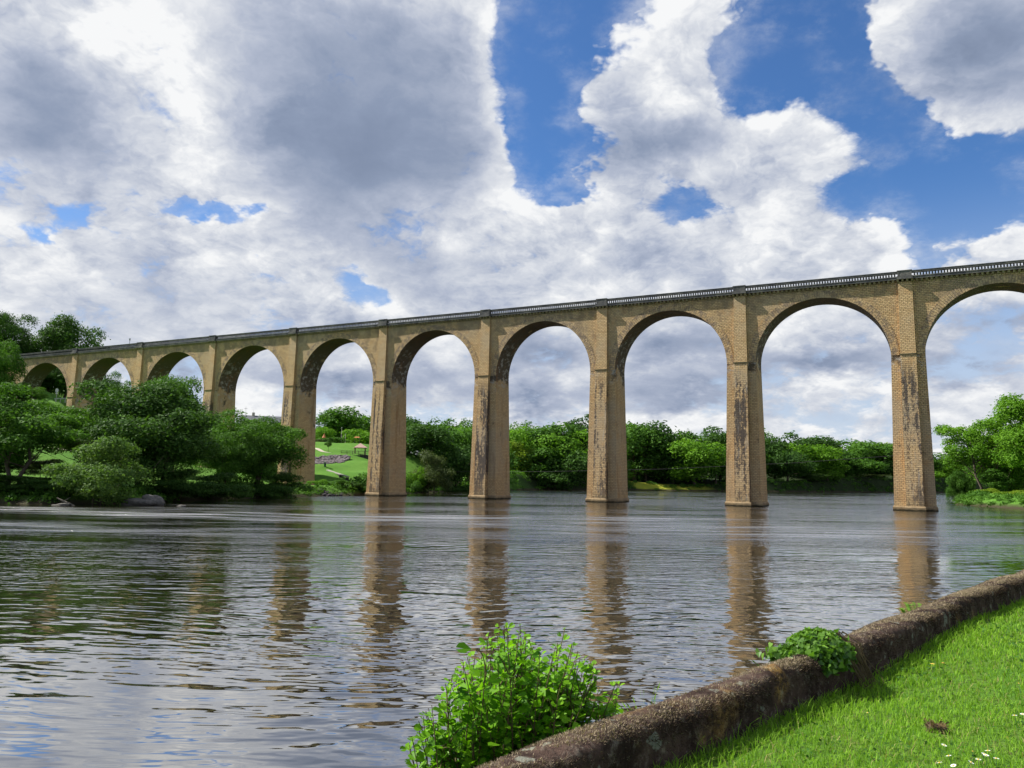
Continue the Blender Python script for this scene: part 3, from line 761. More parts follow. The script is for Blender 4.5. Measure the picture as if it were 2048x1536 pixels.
def tree(kind, key, x, y, H, W, colour, label, cat='tree', group=None, z=None, rz=None, ob='tree'):
    tr, cr, h0, w0 = TREES[key]
    z = ground_z(x, y) - .08 if z is None else z
    e = empty(ob, (x, y, z), RNG.uniform(0, 6.28) if rz is None else rz, label, cat, group, scale=(W / w0, W / w0, H / h0))
    t = link('trunk', tr, e); c = link('crown', cr, e)
    c.material_slots[0].link = 'OBJECT'; c.material_slots[0].material = LEAF[colour]
    return e
def tree_px(key, u, vtop, wpx, Y, colour, label, cat='tree', group=None, ob='broadleaf_tree', rz=None, sink=0.0):
    p = at(u, vtop, Y); z = ground_z(p.x, Y) - .08 - sink
    return tree(None, key, p.x, Y, max(1.0, p.z - z), wpx * Y / F_PX, colour, label, cat, group, z, rz, ob)
FB = 'trees of the wooded far bank'
FAR = [
    # through the opening between the fifth and the fourth pier
    ('open', 820, 842, 40, 215, 'dark', 'thin dark tree showing just right of the fifth pier from the right'),
    ('oak', 853, 847, 86, 186, 'dark', 'dark round-headed tree with sky showing through its crown, right of the fifth pier'),
    ('round', 903, 856, 84, 200, 'mid', 'mid green tree in the middle of the opening between the fourth and fifth piers'),
    ('round', 942, 853, 66, 215, 'bright', 'fresh green tree standing behind the left edge of the fourth pier'),
    ('dome', 912, 892, 84, 190, 'dark', 'low shady tree with its trunk above a pale bank, left of the fourth pier'),
    ('dome', 975, 880, 90, 222, 'mid', 'mid green tree hidden mostly behind the fourth pier from the right'),
    # between the fourth and the third pier
    ('round', 1034, 862, 74, 262, 'bright', 'bright green tree right beside the fourth pier on the far bank'),
    ('oak', 1076, 856, 104, 268, 'mid', 'tallest broad tree left of centre in the opening right of the fourth pier'),
    ('round', 1130, 872, 92, 262, 'bright', 'bright sunlit tree with a sloping top in the opening left of the third pier'),
    ('open', 1145, 853, 36, 285, 'olive', 'sparse olive treetop rising behind a bright sunlit tree'),
    ('tall', 1172, 838, 62, 275, 'dark', 'tall dark tree with an open crown against the left edge of the third pier'),
    ('dome', 1032, 892, 64, 255, 'yellow', 'yellow-green low tree at the foot of the fourth pier opening'),
    ('dome', 1082, 905, 86, 257, 'mid', 'broad mid green tree at the water between the fourth and third piers'),
    ('dome', 1136, 902, 88, 256, 'dark', 'shaded tree leaning over the water just left of the third pier'),
    ('shrub', 1030, 950, 44, 250.5, 'bright', 'light green shrub at the waterline beside the fourth pier'),
    ('shrub', 1105, 952, 60, 252, 'dark', 'dark shrub hanging over the far waterline'),
    ('round', 1212, 868, 90, 282, 'mid', 'mid green tree hidden behind the third pier from the right'),
    # between the third and the second pier
    ('oak', 1268, 849, 96, 305, 'mid', 'big rounded tree right beside the third pier above the yellow meadow'),
    ('oak', 1318, 858, 96, 312, 'dark', 'dark broad tree behind the yellow meadow'),
    ('open', 1352, 886, 40, 325, 'olive', 'small ragged treetop in the dip of the tree line'),
    ('round', 1392, 872, 80, 318, 'mid', 'mid green tree behind the bright one left of the second pier'),
    ('round', 1388, 888, 92, 297, 'bright', 'bright yellow-green rounded tree by the water left of the second pier'),
    ('round', 1438, 866, 80, 312, 'dark', 'dark green tree against the left edge of the second pier'),
    ('dome', 1292, 900, 96, 307, 'dark', 'deep shaded tree at the top of the yellow meadow'),
    ('dome', 1345, 915, 70, 303, 'dark', 'low dark tree at the right end of the yellow meadow'),
    ('dome', 1432, 905, 70, 300, 'mid', 'mid green low tree at the water left of the second pier'),
    ('lollipop', 1257, 955, 24, 291, 'mid', 'small lone tree standing in the yellow meadow'),
    ('round', 1490, 872, 84, 318, 'mid', 'mid green tree hidden behind the second pier from the right'),
    # between the second and the first pier
    ('round', 1548, 876, 80, 330, 'dark', 'dark tree right beside the second pier from the right'),
    ('oak', 1598, 882, 90, 350, 'dark', 'dark green tree left of the spreading conifer'),
    ('round', 1640, 886, 60, 360, 'dark', 'dark treetop touching the spreading conifer'),
    ('round', 1618, 898, 84, 334, 'bright', 'light green tree below the spreading conifer'),
    ('dome', 1572, 912, 72, 318, 'dark', 'shaded tree over the water right of the second pier'),
    ('round', 1690, 905, 72, 350, 'mid', 'mid green tree in the dip right of the spreading conifer'),
    ('oak', 1742, 888, 108, 378, 'mid', 'broad domed tree left of the first pier on the far bank'),
    ('round', 1785, 896, 64, 385, 'yellow', 'yellowish tree against the left edge of the first pier'),
    ('dome', 1655, 926, 76, 332, 'bright', 'bright low tree at the water below the spreading conifer'),
    ('dome', 1712, 926, 76, 350, 'mid', 'mid green low tree at the water in the dip of the tree line'),
    ('dome', 1765, 930, 70, 372, 'dark', 'dark low tree at the water left of the first pier'),
    ('shrub', 1630, 955, 40, 326, 'pale', 'pale shrub at the far waterline below the conifer'),
    ('shrub', 1745, 958, 46, 361, 'olive', 'olive shrub at the far waterline left of the first pier'),
    ('round', 1832, 912, 84, 400, 'mid', 'mid green tree hidden behind the first pier from the right'),
    ('round', 1882, 936, 60, 425, 'bright', 'low bright tree just right of the first pier on the far bank'),
    ('dome', 1925, 938, 66, 430, 'mid', 'distant tree seen under the branches of the right bank trees'),
    # behind the park on the left
    ('oak', 690, 822, 96, 262, 'mid', 'big spreading tree above the park lawn'),
    ('round', 645, 858, 44, 240, 'bright', 'bright green tree right of the sixth pier above the lawn'),
    ('dome', 716, 862, 66, 235, 'bright', 'rounded bush-like tree behind the gazebo'),
    ('shrub', 668, 878, 44, 214, 'mid', 'leafy shrub at the top of the park lawn'),
    ('shrub', 636, 886, 28, 210, 'olive', 'grey-green shrub beside the sixth pier at the top of the lawn'),
    ('lollipop', 658, 878, 17, 184, 'dark', 'small staked dark tree on the park lawn'),
    ('round', 745, 868, 60, 240, 'mid', 'mid green tree hidden behind the fifth pier from the right'),
    ('round', 478, 838, 66, 160, 'mid', 'mid green tree left of the slate roofed house'),
    ('round', 540, 850, 64, 160, 'bright', 'green tree right of the slate roofed house'),
]
for key, u, vt, w, Y, colr, lab in FAR: tree_px(key, u, vt - (9 if u > 1000 else 3), w * (1.32 if key != 'lollipop' else 1), Y, colr, lab, 'shrub' if key == 'shrub' else 'tree', FB, 'shrub' if key == 'shrub' else 'broadleaf_tree')
LB = 'trees of the left bank'
NEAR = [
    ('broad_near', 45, 772, 290, 82, 'mid', 'spreading tree with bare lower limbs at the far left of the near bank', 2.0),
    ('broad_near', 172, 848, 150, 98, 'olive', 'thin olive tree whose limbs reach over the lawn left of the largest dark tree', 4.4),
    ('dense_near', 305, 766, 268, 92, 'dark', 'largest dark dense tree leaning over the water on the left bank', .6),
    ('dense_near', 352, 756, 150, 124, 'mid', 'green tree reaching up into the arch behind the largest dark tree', 2.4),
    ('dense_low', 512, 824, 186, 112, 'mid', 'rounded tree on the bank between the sixth and seventh piers', 4.1),
    ('dense_low', 462, 866, 110, 106, 'mid', 'slim green tree between the largest dark tree and the rounded tree', 1.1),
    ('dense_low', 2, 888, 120, 87, 'dark', 'dark low tree cut off by the left edge of the photo', .8),
    ('willow_bush', 92, 918, 110, 88, 'olive', 'olive bush on the grass behind the pale feathery bush', 2.6),
    ('willow_bush', 205, 876, 195, 77.5, 'pale', 'pale feathery bush leaning over the boulders at the waterline', 1.0),
    ('dense_low', 222, 748, 80, 206, 'mid', 'green treetop seen through the second arch from the left', .3),
    ('dense_near', 128, 638, 150, 212, 'dark', 'broad dark treetop rising above the parapet at the left end', 5.0),
    ('dense_near', 4, 626, 130, 198, 'dark', 'dark tree at the left edge of the photo above the viaduct end', 3.2),
    ('dense_low', -12, 682, 112, 162, 'mid', 'leafy green tree covering the left end of the viaduct', 1.7),
    ('dense_near', 90, 728, 84, 196, 'dark', 'black-green tree filling the leftmost arch', .9),
    ('dense_low', 40, 768, 90, 168, 'mid', 'green tree at the foot of the leftmost arch', .2),
]
for key, u, vt, w, Y, colr, lab, rz in NEAR: tree_px(key, u, vt, w, Y, colr, lab, 'bush' if 'bush' in key else 'tree', LB, 'willow_bush' if 'bush' in key else 'broadleaf_tree', rz)
WS = 'bushes along the left waterline'
for u, vt, w, Y, colr, lab in [(10, 950, 120, 79, 'dark', 'dark bush at the waterline on the far left edge'), (85, 958, 110, 78.5, 'dark', 'low dark bush left of the pale feathery bush'), (160, 962, 90, 79.5, 'dark', 'dark bush tucked behind the pale feathery bush'),
                               (350, 938, 150, 90, 'dark', 'dark bush under the largest dark tree'), (430, 945, 130, 97, 'dark', 'dark bush at the water between the two dark trees'), (560, 945, 120, 110, 'dark', 'dark bush at the water left of the sixth pier'),
                               (640, 962, 40, 133, 'bright', 'low green bush right beside the sixth pier'), (672, 964, 50, 135, 'mid', 'low bush above the dark rocks'), (705, 963, 50, 137, 'dark', 'low dark bush left of the fifth pier'), (730, 966, 40, 138, 'mid', 'low bush against the fifth pier'),
                               (826, 962, 40, 163, 'mid', 'green bush at the water right of the fifth pier'), (868, 902, 88, 168, 'olive', 'grey-green willow bush in the opening right of the fifth pier'), (838, 935, 40, 167, 'bright', 'bright bush between the fifth pier and the willow bush'),
                               (905, 972, 60, 186, 'dark', 'dark low bush at the water in the opening left of the fourth pier'), (940, 970, 40, 203, 'dark', 'low bush beside the fourth pier')]:
    tree_px('willow_bush' if w > 60 else 'bush_near', u, vt, w, Y, colr, lab, 'bush', WS, 'bush')
RB = 'trees of the right bank'
tree_px('airy_near', 1960, 838, 172, 146, 'bright', 'airy light green tree with visible limbs on the right bank', 'tree', RB, rz=.7)
tree_px('leafy_near', 2056, 772, 172, 136, 'bright', 'tall leafy tree cut off by the right edge of the photo', 'tree', RB, rz=2.2)
tree_px('dense_low', 2022, 862, 130, 152, 'bright', 'bright lower tree between the airy tree and the right edge', 'tree', RB, rz=.4)
tree_px('sapling_near', 1988, 938, 52, 141, 'mid', 'young tree in front of the airy tree on the right bank', 'tree', RB)
tree_px('dense_low', 1920, 935, 50, 158, 'mid', 'low green tree left of the airy tree trunk', 'tree', RB)
tree_px('dense_low', 2110, 860, 130, 150, 'mid', 'green tree beyond the right edge of the photo', 'tree', RB)
for u, vt, w, Y, colr, lab in [(1950, 990, 46, 143, 'olive', 'low olive bush at the tip of the right bank'), (1978, 992, 40, 139, 'yellow', 'low yellow-green bush below the young tree'), (2024, 984, 52, 127, 'yellow', 'yellow-green bush at the water on the right bank'), (2056, 992, 50, 121, 'yellow', 'yellow-green bush cut off by the right edge of the photo')]:
    tree_px('bush_near', u, vt, w, Y, colr, lab, 'bush', 'bushes of the right bank', 'bush')

# conifers: tiers of drooping boughs
def conifer_mesh(seed, H, W, tiers, flatb, n, leaf):
    rng = np.random.default_rng(seed); Cs, Ns = [], []; m = MB()
    m.tube([(0, 0, -.4), (rng.normal() * .1, 0, H * .5), (0, 0, H)], [.3, .2, .03], 7)
    for i in range(tiers):
        f = (i + .6) / tiers; z = H * (.16 + .82 * f); R_ = W / 2 * ((1 - f) ** .75 if not flatb else (1 - f ** 2) ** .5 * rng.uniform(.6, 1.05)) + .15
        for k in range(6 if not flatb else 5):
            a = rng.uniform(0, 6.28); r = R_ * rng.uniform(.75, 1.1); dz = -.10 * r if not flatb else .05 * r
            e = np.array([math.cos(a) * r, math.sin(a) * r, z + dz])
            m.tube([(0, 0, z), tuple(e)], [.07, .015], 4, cap=False)
            q = int(n / tiers / 6); t = rng.random(q) ** .7
            P = np.array([0, 0, z]) * (1 - t[:, None]) + e * t[:, None] + rng.normal(size=(q, 3)) * np.array([.22, .22, .09 if flatb else .16]) * (.4 + r * .28)
            Cs.append(P); Ns.append(unit(rng.normal(size=(q, 3)) * .5 + np.array([0, 0, 1.0])))
    C = np.concatenate(Cs); Nn = np.concatenate(Ns)
    return m.mesh('conifer_trunk', M_BARK, smooth=True), cards('conifer_crown', C, Nn, leaf * rng.uniform(.6, 1.3, len(C)), .5, .35 + .2 * rng.normal(size=len(C)), rng, [LEAF['dark']])
for lab, u, vt, w, Y, flatb, sd, nm in [('spreading dark cedar standing above the far bank tree line', 1660, 880, 62, 368, True, 5, 'cedar'), ('thin conifer spire rising behind the broad dark treetop at the left end', 115, 630, 34, 222, False, 6, 'conifer')]:
    p = at(u, vt, Y); z = ground_z(p.x, Y); H = p.z - z
    tr_, cr_ = conifer_mesh(sd, H, w * Y / F_PX, 9 if flatb else 12, flatb, 3600, .36)
    e = empty(nm, (p.x, Y, z), 0, lab, 'tree'); link('trunk', tr_, e); link('crown', cr_, e)

# the wood behind the first rows of trees: one mass nobody could count
rng = np.random.default_rng(77); Cs, Ns, Ts = [], [], []
line = [(-60, 275), (-22, 255), (4, 285), (36, 318), (75, 345), (120, 368), (165, 400), (225, 440), (300, 500), (420, 600)]
for (x0, y0), (x1, y1) in zip(line[:-1], line[1:]):
    for k in range(5):
        for row in range(3):
            t = (k + rng.random()) / 5; x = x0 + (x1 - x0) * t - row * 6 + rng.normal() * 2; y = y0 + (y1 - y0) * t + 10 + row * 13 + rng.normal() * 3
            H = rng.uniform(10, 14.5); W = rng.uniform(11, 15)
            C, Nn, t_, _ = crown_points(rng, H, W, .8, 14, 1500, (.16, .24))
            Cs.append(C + np.array([x, y, ground_z(x, y)])); Ns.append(Nn); Ts.append(t_ + rng.uniform(-.2, .2))
for (x, y) in [(-136, 186), (-128, 192), (-120, 190), (-146, 190), (-160, 196), (-112, 196), (-152, 205), (-140, 210), (-125, 206), (-175, 200), (-190, 190)]:
    C, Nn, t_, _ = crown_points(rng, rng.uniform(7, 10), 11, .3, 14, 2200, (.16, .24))
    Cs.append(C + np.array([x, y, ground_z(x, y)])); Ns.append(Nn); Ts.append(t_ - .25)
C = np.concatenate(Cs); Nn = np.concatenate(Ns); T = np.concatenate(Ts)
o = link('woods', cards('woods', C, Nn, .42 * rng.uniform(.6, 1.3, len(C)), .6, T - .1, rng, [LEAF['mid']]))
tag(o, kind='stuff')

# weeds and brambles along the water's edge
rng = np.random.default_rng(31)
Cs, Ns, Ts, Sz = [], [], [], []
SHORE = [(-78, 20), (-62, 66), (-50.1, 76), (-44.1, 75.4), (-38.3, 78.3), (-37.0, 95), (-30.5, 120.5), (-26.6, 131.5), (-19.7, 163.5), (-10.4, 204), (9.3, 249), (50.3, 285), (103.6, 304), (160, 347), (214, 385), (300, 450)]
SHORE2 = [(130, 185), (90, 152), (82.5, 144), (76, 136), (72.5, 118), (70, 96)]
for line in (SHORE, SHORE2):
    for (x0, y0), (x1, y1) in zip(line[:-1], line[1:]):
        L = math.hypot(x1 - x0, y1 - y0); nx_, ny_ = -(y1 - y0) / L, (x1 - x0) / L
        far = (y0 + y1) / 2 > 140
        for k in range(int(L * (1.6 if far else 2.4))):
            t = rng.random(); d = rng.uniform(.1, 5.5 if far else 4.0) ** 1.0
            x, y = x0 + (x1 - x0) * t + nx_ * d, y0 + (y1 - y0) * t + ny_ * d
            if 140 < y < 290 and 46 < x < 80 and d > 1.5: continue
            z = ground_z(x, y); r = rng.uniform(.4, 1.0) * (1.5 if far else 1.0); n = 70 if not far else 60
            if z < .05: z = .05
            dd = unit(rng.normal(size=(n, 3)) + np.array([0, 0, .6])); P = np.array([x, y, z + r * .15]) + dd * np.array([1.2, 1.2, .8]) * r * rng.uniform(.5, 1.05, n)[:, None]
            P = P[P[:, 2] > 0.02]; dd = dd[:len(P)]
            Cs.append(P); Ns.append(unit(dd + rng.normal(size=dd.shape) * .6)); Ts.append(rng.uniform(.05, .75) + .15 * rng.normal(size=len(P))); Sz.append(rng.uniform(.10, .2, len(P)) * (1.5 if far else 1))
C = np.concatenate(Cs); o = link('undergrowth', cards('undergrowth', C, np.concatenate(Ns), np.concatenate(Sz), .5, np.concatenate(Ts), rng, [LEAF['mid']]))
tag(o, kind='stuff')

# ------------------------------------------------------------------ park on the left bank
M_SLATE = plain('slate', (.10, .105, .12), .7, .3, .3, 8)
M_RENDER = plain('pale_render', (.50, .46, .40), .9, .1, .12, 3)
M_WOOD = plain('weathered_wood', (.17, .13, .10), .9, .1, .3, 9)
M_SHINGLE = plain('pinkish_shingles', (.40, .28, .23), .9, .1, .25, 12)
M_CONC = plain('concrete', (.26, .25, .22), .9, .1, .15, 5)
M_DKSTONE = plain('dark_gabion_stone', (.050, .048, .052), .95, .1, .5, 7, .06)
M_ROCK = plain('grey_boulder', (.115, .108, .098), .9, .15, .4, 3.5, .06)
M_ORANGE = plain('orange_panel', (.38, .13, .04), .6, .3, .1)
M_TEAL = plain('teal_panel', (.03, .26, .30), .6, .3, .1)
M_YELLOW = plain('yellow_dome', (.60, .42, .06), .6, .3, .1)
M_WHITE = plain('white_paint', (.78, .78, .76), .5, .4, .05)
M_GREENP = plain('dark_green_paint', (.02, .07, .04), .5, .4, .1)
M_METAL = plain('galvanised_steel', (.38, .39, .40), .5, .5, .1)
M_GLASS = plain('window_glass', (.05, .06, .07), .15, .6, .1)
M_BLACK = plain('cable_black', (.03, .03, .03), .7, .3, .1)

def rock_bm(mb, c, r, rng, sq=(1, 1, .7), n=2):
    bm = bmesh.new(); bmesh.ops.create_icosphere(bm, subdivisions=n, radius=1.0)
    ph = rng.uniform(0, 6.28, 6)
    for v in bm.verts:
        p = v.co
        k = 1 + .22 * math.sin(p.x * 3 + ph[0]) * math.sin(p.y * 2.6 + ph[1]) + .14 * math.sin(p.z * 4 + ph[2] + p.x * 2) + .05 * math.sin(p.x * 9 + ph[3]) * math.sin(p.y * 8 + p.z * 9 + ph[4])
        v.co = Vector((p.x * sq[0], p.y * sq[1], p.z * sq[2])) * (k * r) + Vector(c)
    for f in bm.faces: mb.face([tuple(v.co) for v in f.verts])
    bm.free()

# gazebo
p = at(720, 909, 181); gz = p.z
zc_ = lambda v: at(720, v, 181).z - gz
g = empty('gazebo', (p.x, 181, gz), .25, 'small open wooden gazebo with a pinkish four-sided roof beside the fifth pier', 'gazebo')
W = 1.55; ze, za = zc_(895.5), zc_(886.5)
m = MB()
for i in range(4):
    c = [(-W, -W), (W, -W), (W, W), (-W, W)]; a_, b_ = c[i], c[(i + 1) % 4]
    m.face([(a_[0], a_[1], ze), (b_[0], b_[1], ze), (b_[0] * .05, b_[1] * .05, za), (a_[0] * .05, a_[1] * .05, za)])
m.box(-W, W, -W, W, ze - .10, ze - .002)
m.build('roof', M_SHINGLE, g)
for sx_, sy_ in ((-1, -1), (1, -1), (1, 1), (-1, 1)):
    m = MB(); m.box(sx_ * 1.15 - .07, sx_ * 1.15 + .07, sy_ * 1.15 - .07, sy_ * 1.15 + .07, -.05, ze - .09); m.build('post', M_WOOD, g)
m = MB(); m.box(-1.5, 1.5, -1.5, 1.5, -.16, -.01); m.build('floor', M_WOOD, g)
# deck wall and railing in front of the gazebo
p0_, p1_ = at(682, 910, 178), at(752, 911, 178)
m = MB(); m.box(p0_.x, p1_.x, 177.6, 183.0, p1_.z - 4.5, p1_.z - .02)
o = m.build('retaining_wall', M_DKSTONE); tag(o, 'dark stone retaining wall holding up the gazebo terrace', 'wall')
f_ = empty('fence', (p0_.x, 178, p0_.z), 0, 'low wooden railing along the edge of the gazebo terrace', 'fence')
L = p1_.x - p0_.x
for i in range(7):
    m = MB(); x = L * i / 6; m.box(x - .05, x + .05, -.05, .05, 0, 1.0); m.build('post', M_WOOD, f_)
for z in (.5, .92):
    m = MB(); m.box(0, L, -.075, -.052, z - .06, z + .06); m.build('rail', M_WOOD, f_)
# stones on the slope
rng = np.random.default_rng(3); m = MB()
for i in range(330):
    u = rng.uniform(628, 704); t = rng.random(); y = 163 + 9 * t + (u - 628) * .05
    x = (u - 1024) / F_PX * y; 
    if t < (u - 690) / 16: continue
    rock_bm(m, (x, y, ground_z(x, y) + .02 + .5 * t), rng.uniform(.22, .48), rng, (1.3, .8, .6), 1)
tag(m.build('rubble', plain('purple_grey_rubble', (.15, .13, .135), .95, .1, .5, 2.5, .04)), kind='stuff')
m = MB()
for i in range(150):
    u = rng.uniform(600, 690); y = rng.uniform(124, 134.5); x = (u - 1024) / F_PX * y
    sd_ = float(river_sd(np.array([x]), np.array([y]))[0])
    if not -.8 < sd_ < 3.0: continue
    rock_bm(m, (x, y, max(.05, .35 * sd_) + .05), rng.uniform(.2, .5), rng, (1.2, .9, .6), 1)
tag(m.build('rubble', plain('dark_bank_rubble', (.055, .050, .052), .95, .1, .5, 2.5, .04)), kind='stuff')
# bench and bin
a_, b_ = at(653, 939, 157), at(696, 953, 146)
ang = math.atan2(b_.y - a_.y, b_.x - a_.x); L = math.hypot(b_.x - a_.x, b_.y - a_.y)
e = empty('bench', (a_.x, a_.y, a_.z - .45), ang, 'very long low stone bench lying on the sloping park lawn', 'bench')
dz = b_.z - a_.z
m = MB(); m.hexa([(0, -.3, .33), (L, -.3, .33 + dz), (L, .3, .33 + dz), (0, .3, .33)], [(0, -.3, .47), (L, -.3, .47 + dz), (L, .3, .47 + dz), (0, .3, .47)]); m.build('seat', M_CONC, e)
for f in (.03, .35, .66, .97):
    m = MB(); z = dz * f; m.box(L * f - .2, L * f + .2, -.26, .26, z - .6, z + .325 + min(0, dz) * .03 - .03); m.build('leg', M_DKSTONE, e)
p = at(649.5, 941, 158)
e = empty('litter_bin', (p.x, 158, ground_z(p.x, 158)), 0, 'dark green litter bin at the upper end of the long bench', 'bin')
m = MB(); m.lathe((0, 0, 0), [(0, 0), (.20, 0), (.24, .85), (0, .85)], 12); m.build('body', M_GREENP, e)
m = MB(); m.lathe((0, 0, 1.02), [(0, 0), (.34, 0), (.34, .06), (0, .09)], 12); m.lathe((.0, .2, .84), [(.02, 0), (.02, .2)], 6); m.lathe((.0, -.2, .84), [(.02, 0), (.02, .2)], 6); m.build('lid', M_METAL, e)
# play equipment
p = at(648, 882, 214); z0 = ground_z(p.x, 214)
e = empty('playground_tower', (p.x, 214, z0), .4, 'playground tower with a pointed orange roof and teal sides above the park lawn', 'play tower')
zz = p.z - z0
for sx_, sy_ in ((-1, -1), (1, -1), (1, 1), (-1, 1)):
    m = MB(); m.box(sx_ * .45 - .05, sx_ * .45 + .05, sy_ * .45 - .05, sy_ * .45 + .05, -.3, zz + .9); m.build('post', M_WOOD, e)
m = MB(); m.box(-.55, .55, -.55, .55, zz - .4, zz + .35); m.build('panel', M_TEAL, e)
m = MB(); m.lathe((0, 0, zz + .85), [(0, 0), (.62, 0), (.28, .6), (0, 1.35)], 8); m.build('roof', M_ORANGE, e)
p = at(714, 885, 208); z0 = ground_z(p.x, 208)
e = empty('playground_shelter', (p.x, 208, z0), 0, 'orange roofed play shelter behind the gazebo', 'play shelter')
m = MB(); zz = max(1.6, p.z - z0); m.taper(-.75, .75, -.5, .5, zz, -.5, .5, -.1, .1, zz + .3); m.build('roof', M_ORANGE, e)
for sx_ in (-1, 1):
    m = MB(); m.box(sx_ * .6 - .06, sx_ * .6 + .06, -.07, .07, -.3, zz + .01); m.build('post', M_WOOD, e)
p = at(815, 905, 188); z0 = ground_z(p.x, 188)
e = empty('playground_cabin', (p.x, 188, z0), 0, 'dark little cabin with a yellow domed roof just right of the fifth pier', 'cabin')
zz = max(1.5, p.z - z0 + .3)
m = MB(); m.box(-.7, .7, -.7, .7, -.3, zz); m.build('wall', M_WOOD, e)
m = MB(); m.lathe((0, 0, zz + .005), [(0, 0), (1.05, 0), (.9, .35), (.5, .6), (0, .7)], 12); m.build('roof', M_YELLOW, e)
for u, v0, v1, lab in ((682, 856, 892, 'taller of two slim pale poles in front of the big spreading tree'), (690, 869, 893, 'shorter of two slim pale poles in front of the big spreading tree')):
    p = at(u, v1, 216); t = at(u, v0, 216); z0 = ground_z(p.x, 216)
    e = empty('lamp_post', (p.x, 216, z0), 0, lab, 'lamp post', 'slim poles in the park')
    h = t.z - z0; m = MB(); m.tube([(0, 0, -.2), (0, 0, h)], [.09, .05], 8); m.build('pole', M_RENDER, e)
    m = MB(); m.lathe((0, 0, h - .05), [(0, 0), (.16, 0), (.2, .15), (0, .22)], 8); m.build('lamp_head', M_METAL, e)
# paths
def ribbon(name, pts, w, mt):
    m = MB(); P = [Vector(q) for q in pts]; S = []
    for a_, b_ in zip(P[:-1], P[1:]):
        for k in range(8): S.append(a_.lerp(b_, k / 8))
    S.append(P[-1])
    R_ = []
    for i, q in enumerate(S):
        t = (S[min(i + 1, len(S) - 1)] - S[max(0, i - 1)]); n = Vector((-t.y, t.x, 0)).normalized() * w / 2
        R_.append([(r.x, r.y, ground_z(r.x, r.y) + .06) for r in (q - n, q + n)])
    for a_, b_ in zip(R_[:-1], R_[1:]): m.face([a_[0], b_[0], b_[1], a_[1]])
    return tag(m.build(name, mt), kind='structure')
M_PATH = plain('pale_gravel', (.40, .36, .29), .95, .1, .12, 4)
ribbon('path', [at(-40, 872, 128), at(5, 886, 124), at(45, 898, 119), at(98, 908, 116), at(150, 912, 117)], 1.5, M_PATH)
ribbon('path', [at(612, 893, 189), at(632, 899, 186), at(645, 906, 183), at(672, 909, 182)], 1.2, M_PATH)
# house on the slope
p = at(512, 846, 176); z0 = ground_z(p.x, 180) - .3
e = empty('house', (p.x, 180, z0), .35, 'pale house with a dark slate roof half hidden behind the trees of the left bank', 'house')
ze = at(512, 843, 176).z - z0; zr = at(512, 829, 176).z - z0
m = MB(); m.box(-4.2, 4.2, -3, 3, -.5, ze)
for y in (-3, 3): pass
m.face([(-4.2, -3, ze), (-4.2, 0, zr - .15), (-4.2, 3, ze)]); m.face([(4.2, -3, ze), (4.2, 3, ze), (4.2, 0, zr - .15)])
m.build('wall', M_RENDER, e)
m = MB()
for s in (-1, 1): m.hexa([(-4.6, s * 3.4, ze - .2), (4.6, s * 3.4, ze - .2), (4.6, 0, zr - .12), (-4.6, 0, zr - .12)], [(-4.6, s * 3.4, ze - .05), (4.6, s * 3.4, ze - .05), (4.6, 0, zr + .03), (-4.6, 0, zr + .03)])
rf = m.build('roof', M_SLATE, e)
m = MB(); m.box(-2.2, -1.6, -.3, .3, zr - .4, zr + .7); m.build('chimney', M_RENDER, rf)
m = MB(); m.tube([(-3.6, 0, zr - .3), (-3.6, 0, zr + 2.0)], [.03, .03], 5); m.box(-3.95, -3.25, -.02, .02, zr + 1.5, zr + 1.56); m.build('aerial', M_METAL, rf)
for x in (-2.6, 0, 2.6):
    m = MB(); m.box(x - .5, x + .5, -3.05, -2.997, ze - 2.0, ze - .7); w_ = m.build('window', M_WHITE, e)
    m = MB(); m.box(x - .42, x + .42, -3.06, -3.051, ze - 1.92, ze - .78); m.build('pane', M_GLASS, w_)
# sign and guard rail under the leftmost arch
p = at(112, 804, 173); z0 = ground_z(p.x, 173); s_ = 173 / F_PX
e = empty('road_sign', (p.x, 173, z0), 0, 'white round road sign on a thin post under the leftmost arch', 'sign')
h = at(112, 777, 173).z - z0
m = MB(); m.tube([(0, 0, -.2), (0, 0, h)], [.05, .05], 8); m.build('post', M_METAL, e)
def disc(mb, c, r, ry, d=.03, n=20):
    F = [(c[0] + r * math.cos(6.2832 * k / n), c[1] - d, c[2] + ry * math.sin(6.2832 * k / n)) for k in range(n)]
    Bk = [(a_, c[1], z) for a_, _, z in F]
    mb.face(F); mb.face(list(reversed(Bk)))
    for k in range(n): mb.face([F[k], Bk[k], Bk[(k + 1) % n], F[(k + 1) % n]])
m = MB(); disc(m, (.02, -.052, h - .42), .36, .46); m.build('sign_face', M_WHITE, e)
m = MB(); m.box(-.24, .24, -.09, -.052, h - 1.22, h - .95); m.build('sign_plate', M_WHITE, e)
p0_, p1_ = at(108, 806, 173.8), at(140, 806, 172)
e = empty('guard_rail', (p0_.x, 173.8, ground_z(p0_.x, 173.8)), math.atan2(-1.8, p1_.x - p0_.x), 'low metal guard rail beside the white road sign', 'guard rail')
m = MB(); m.box(0, 3.6, -.05, 0, .45, .72); m.build('rail', M_METAL, e)
for x in (.3, 1.8, 3.3):
    m = MB(); m.box(x - .06, x + .06, .002, .12, -.4, .7); m.build('post', M_METAL, e)
# mast on the viaduct
q = B(-146.5, 2.0, 29.0)
e = empty('signal_mast', tuple(q), 0, 'thin mast standing on the viaduct deck near its left end', 'mast')
m = MB(); m.tube([(0, 0, -.05), (0, 0, 2.3)], [.07, .05], 6); m.build('pole', M_METAL, e)
m = MB(); m.box(-.12, .12, -.1, .1, 2.0, 2.45); m.build('lamp_head', M_METAL, e)
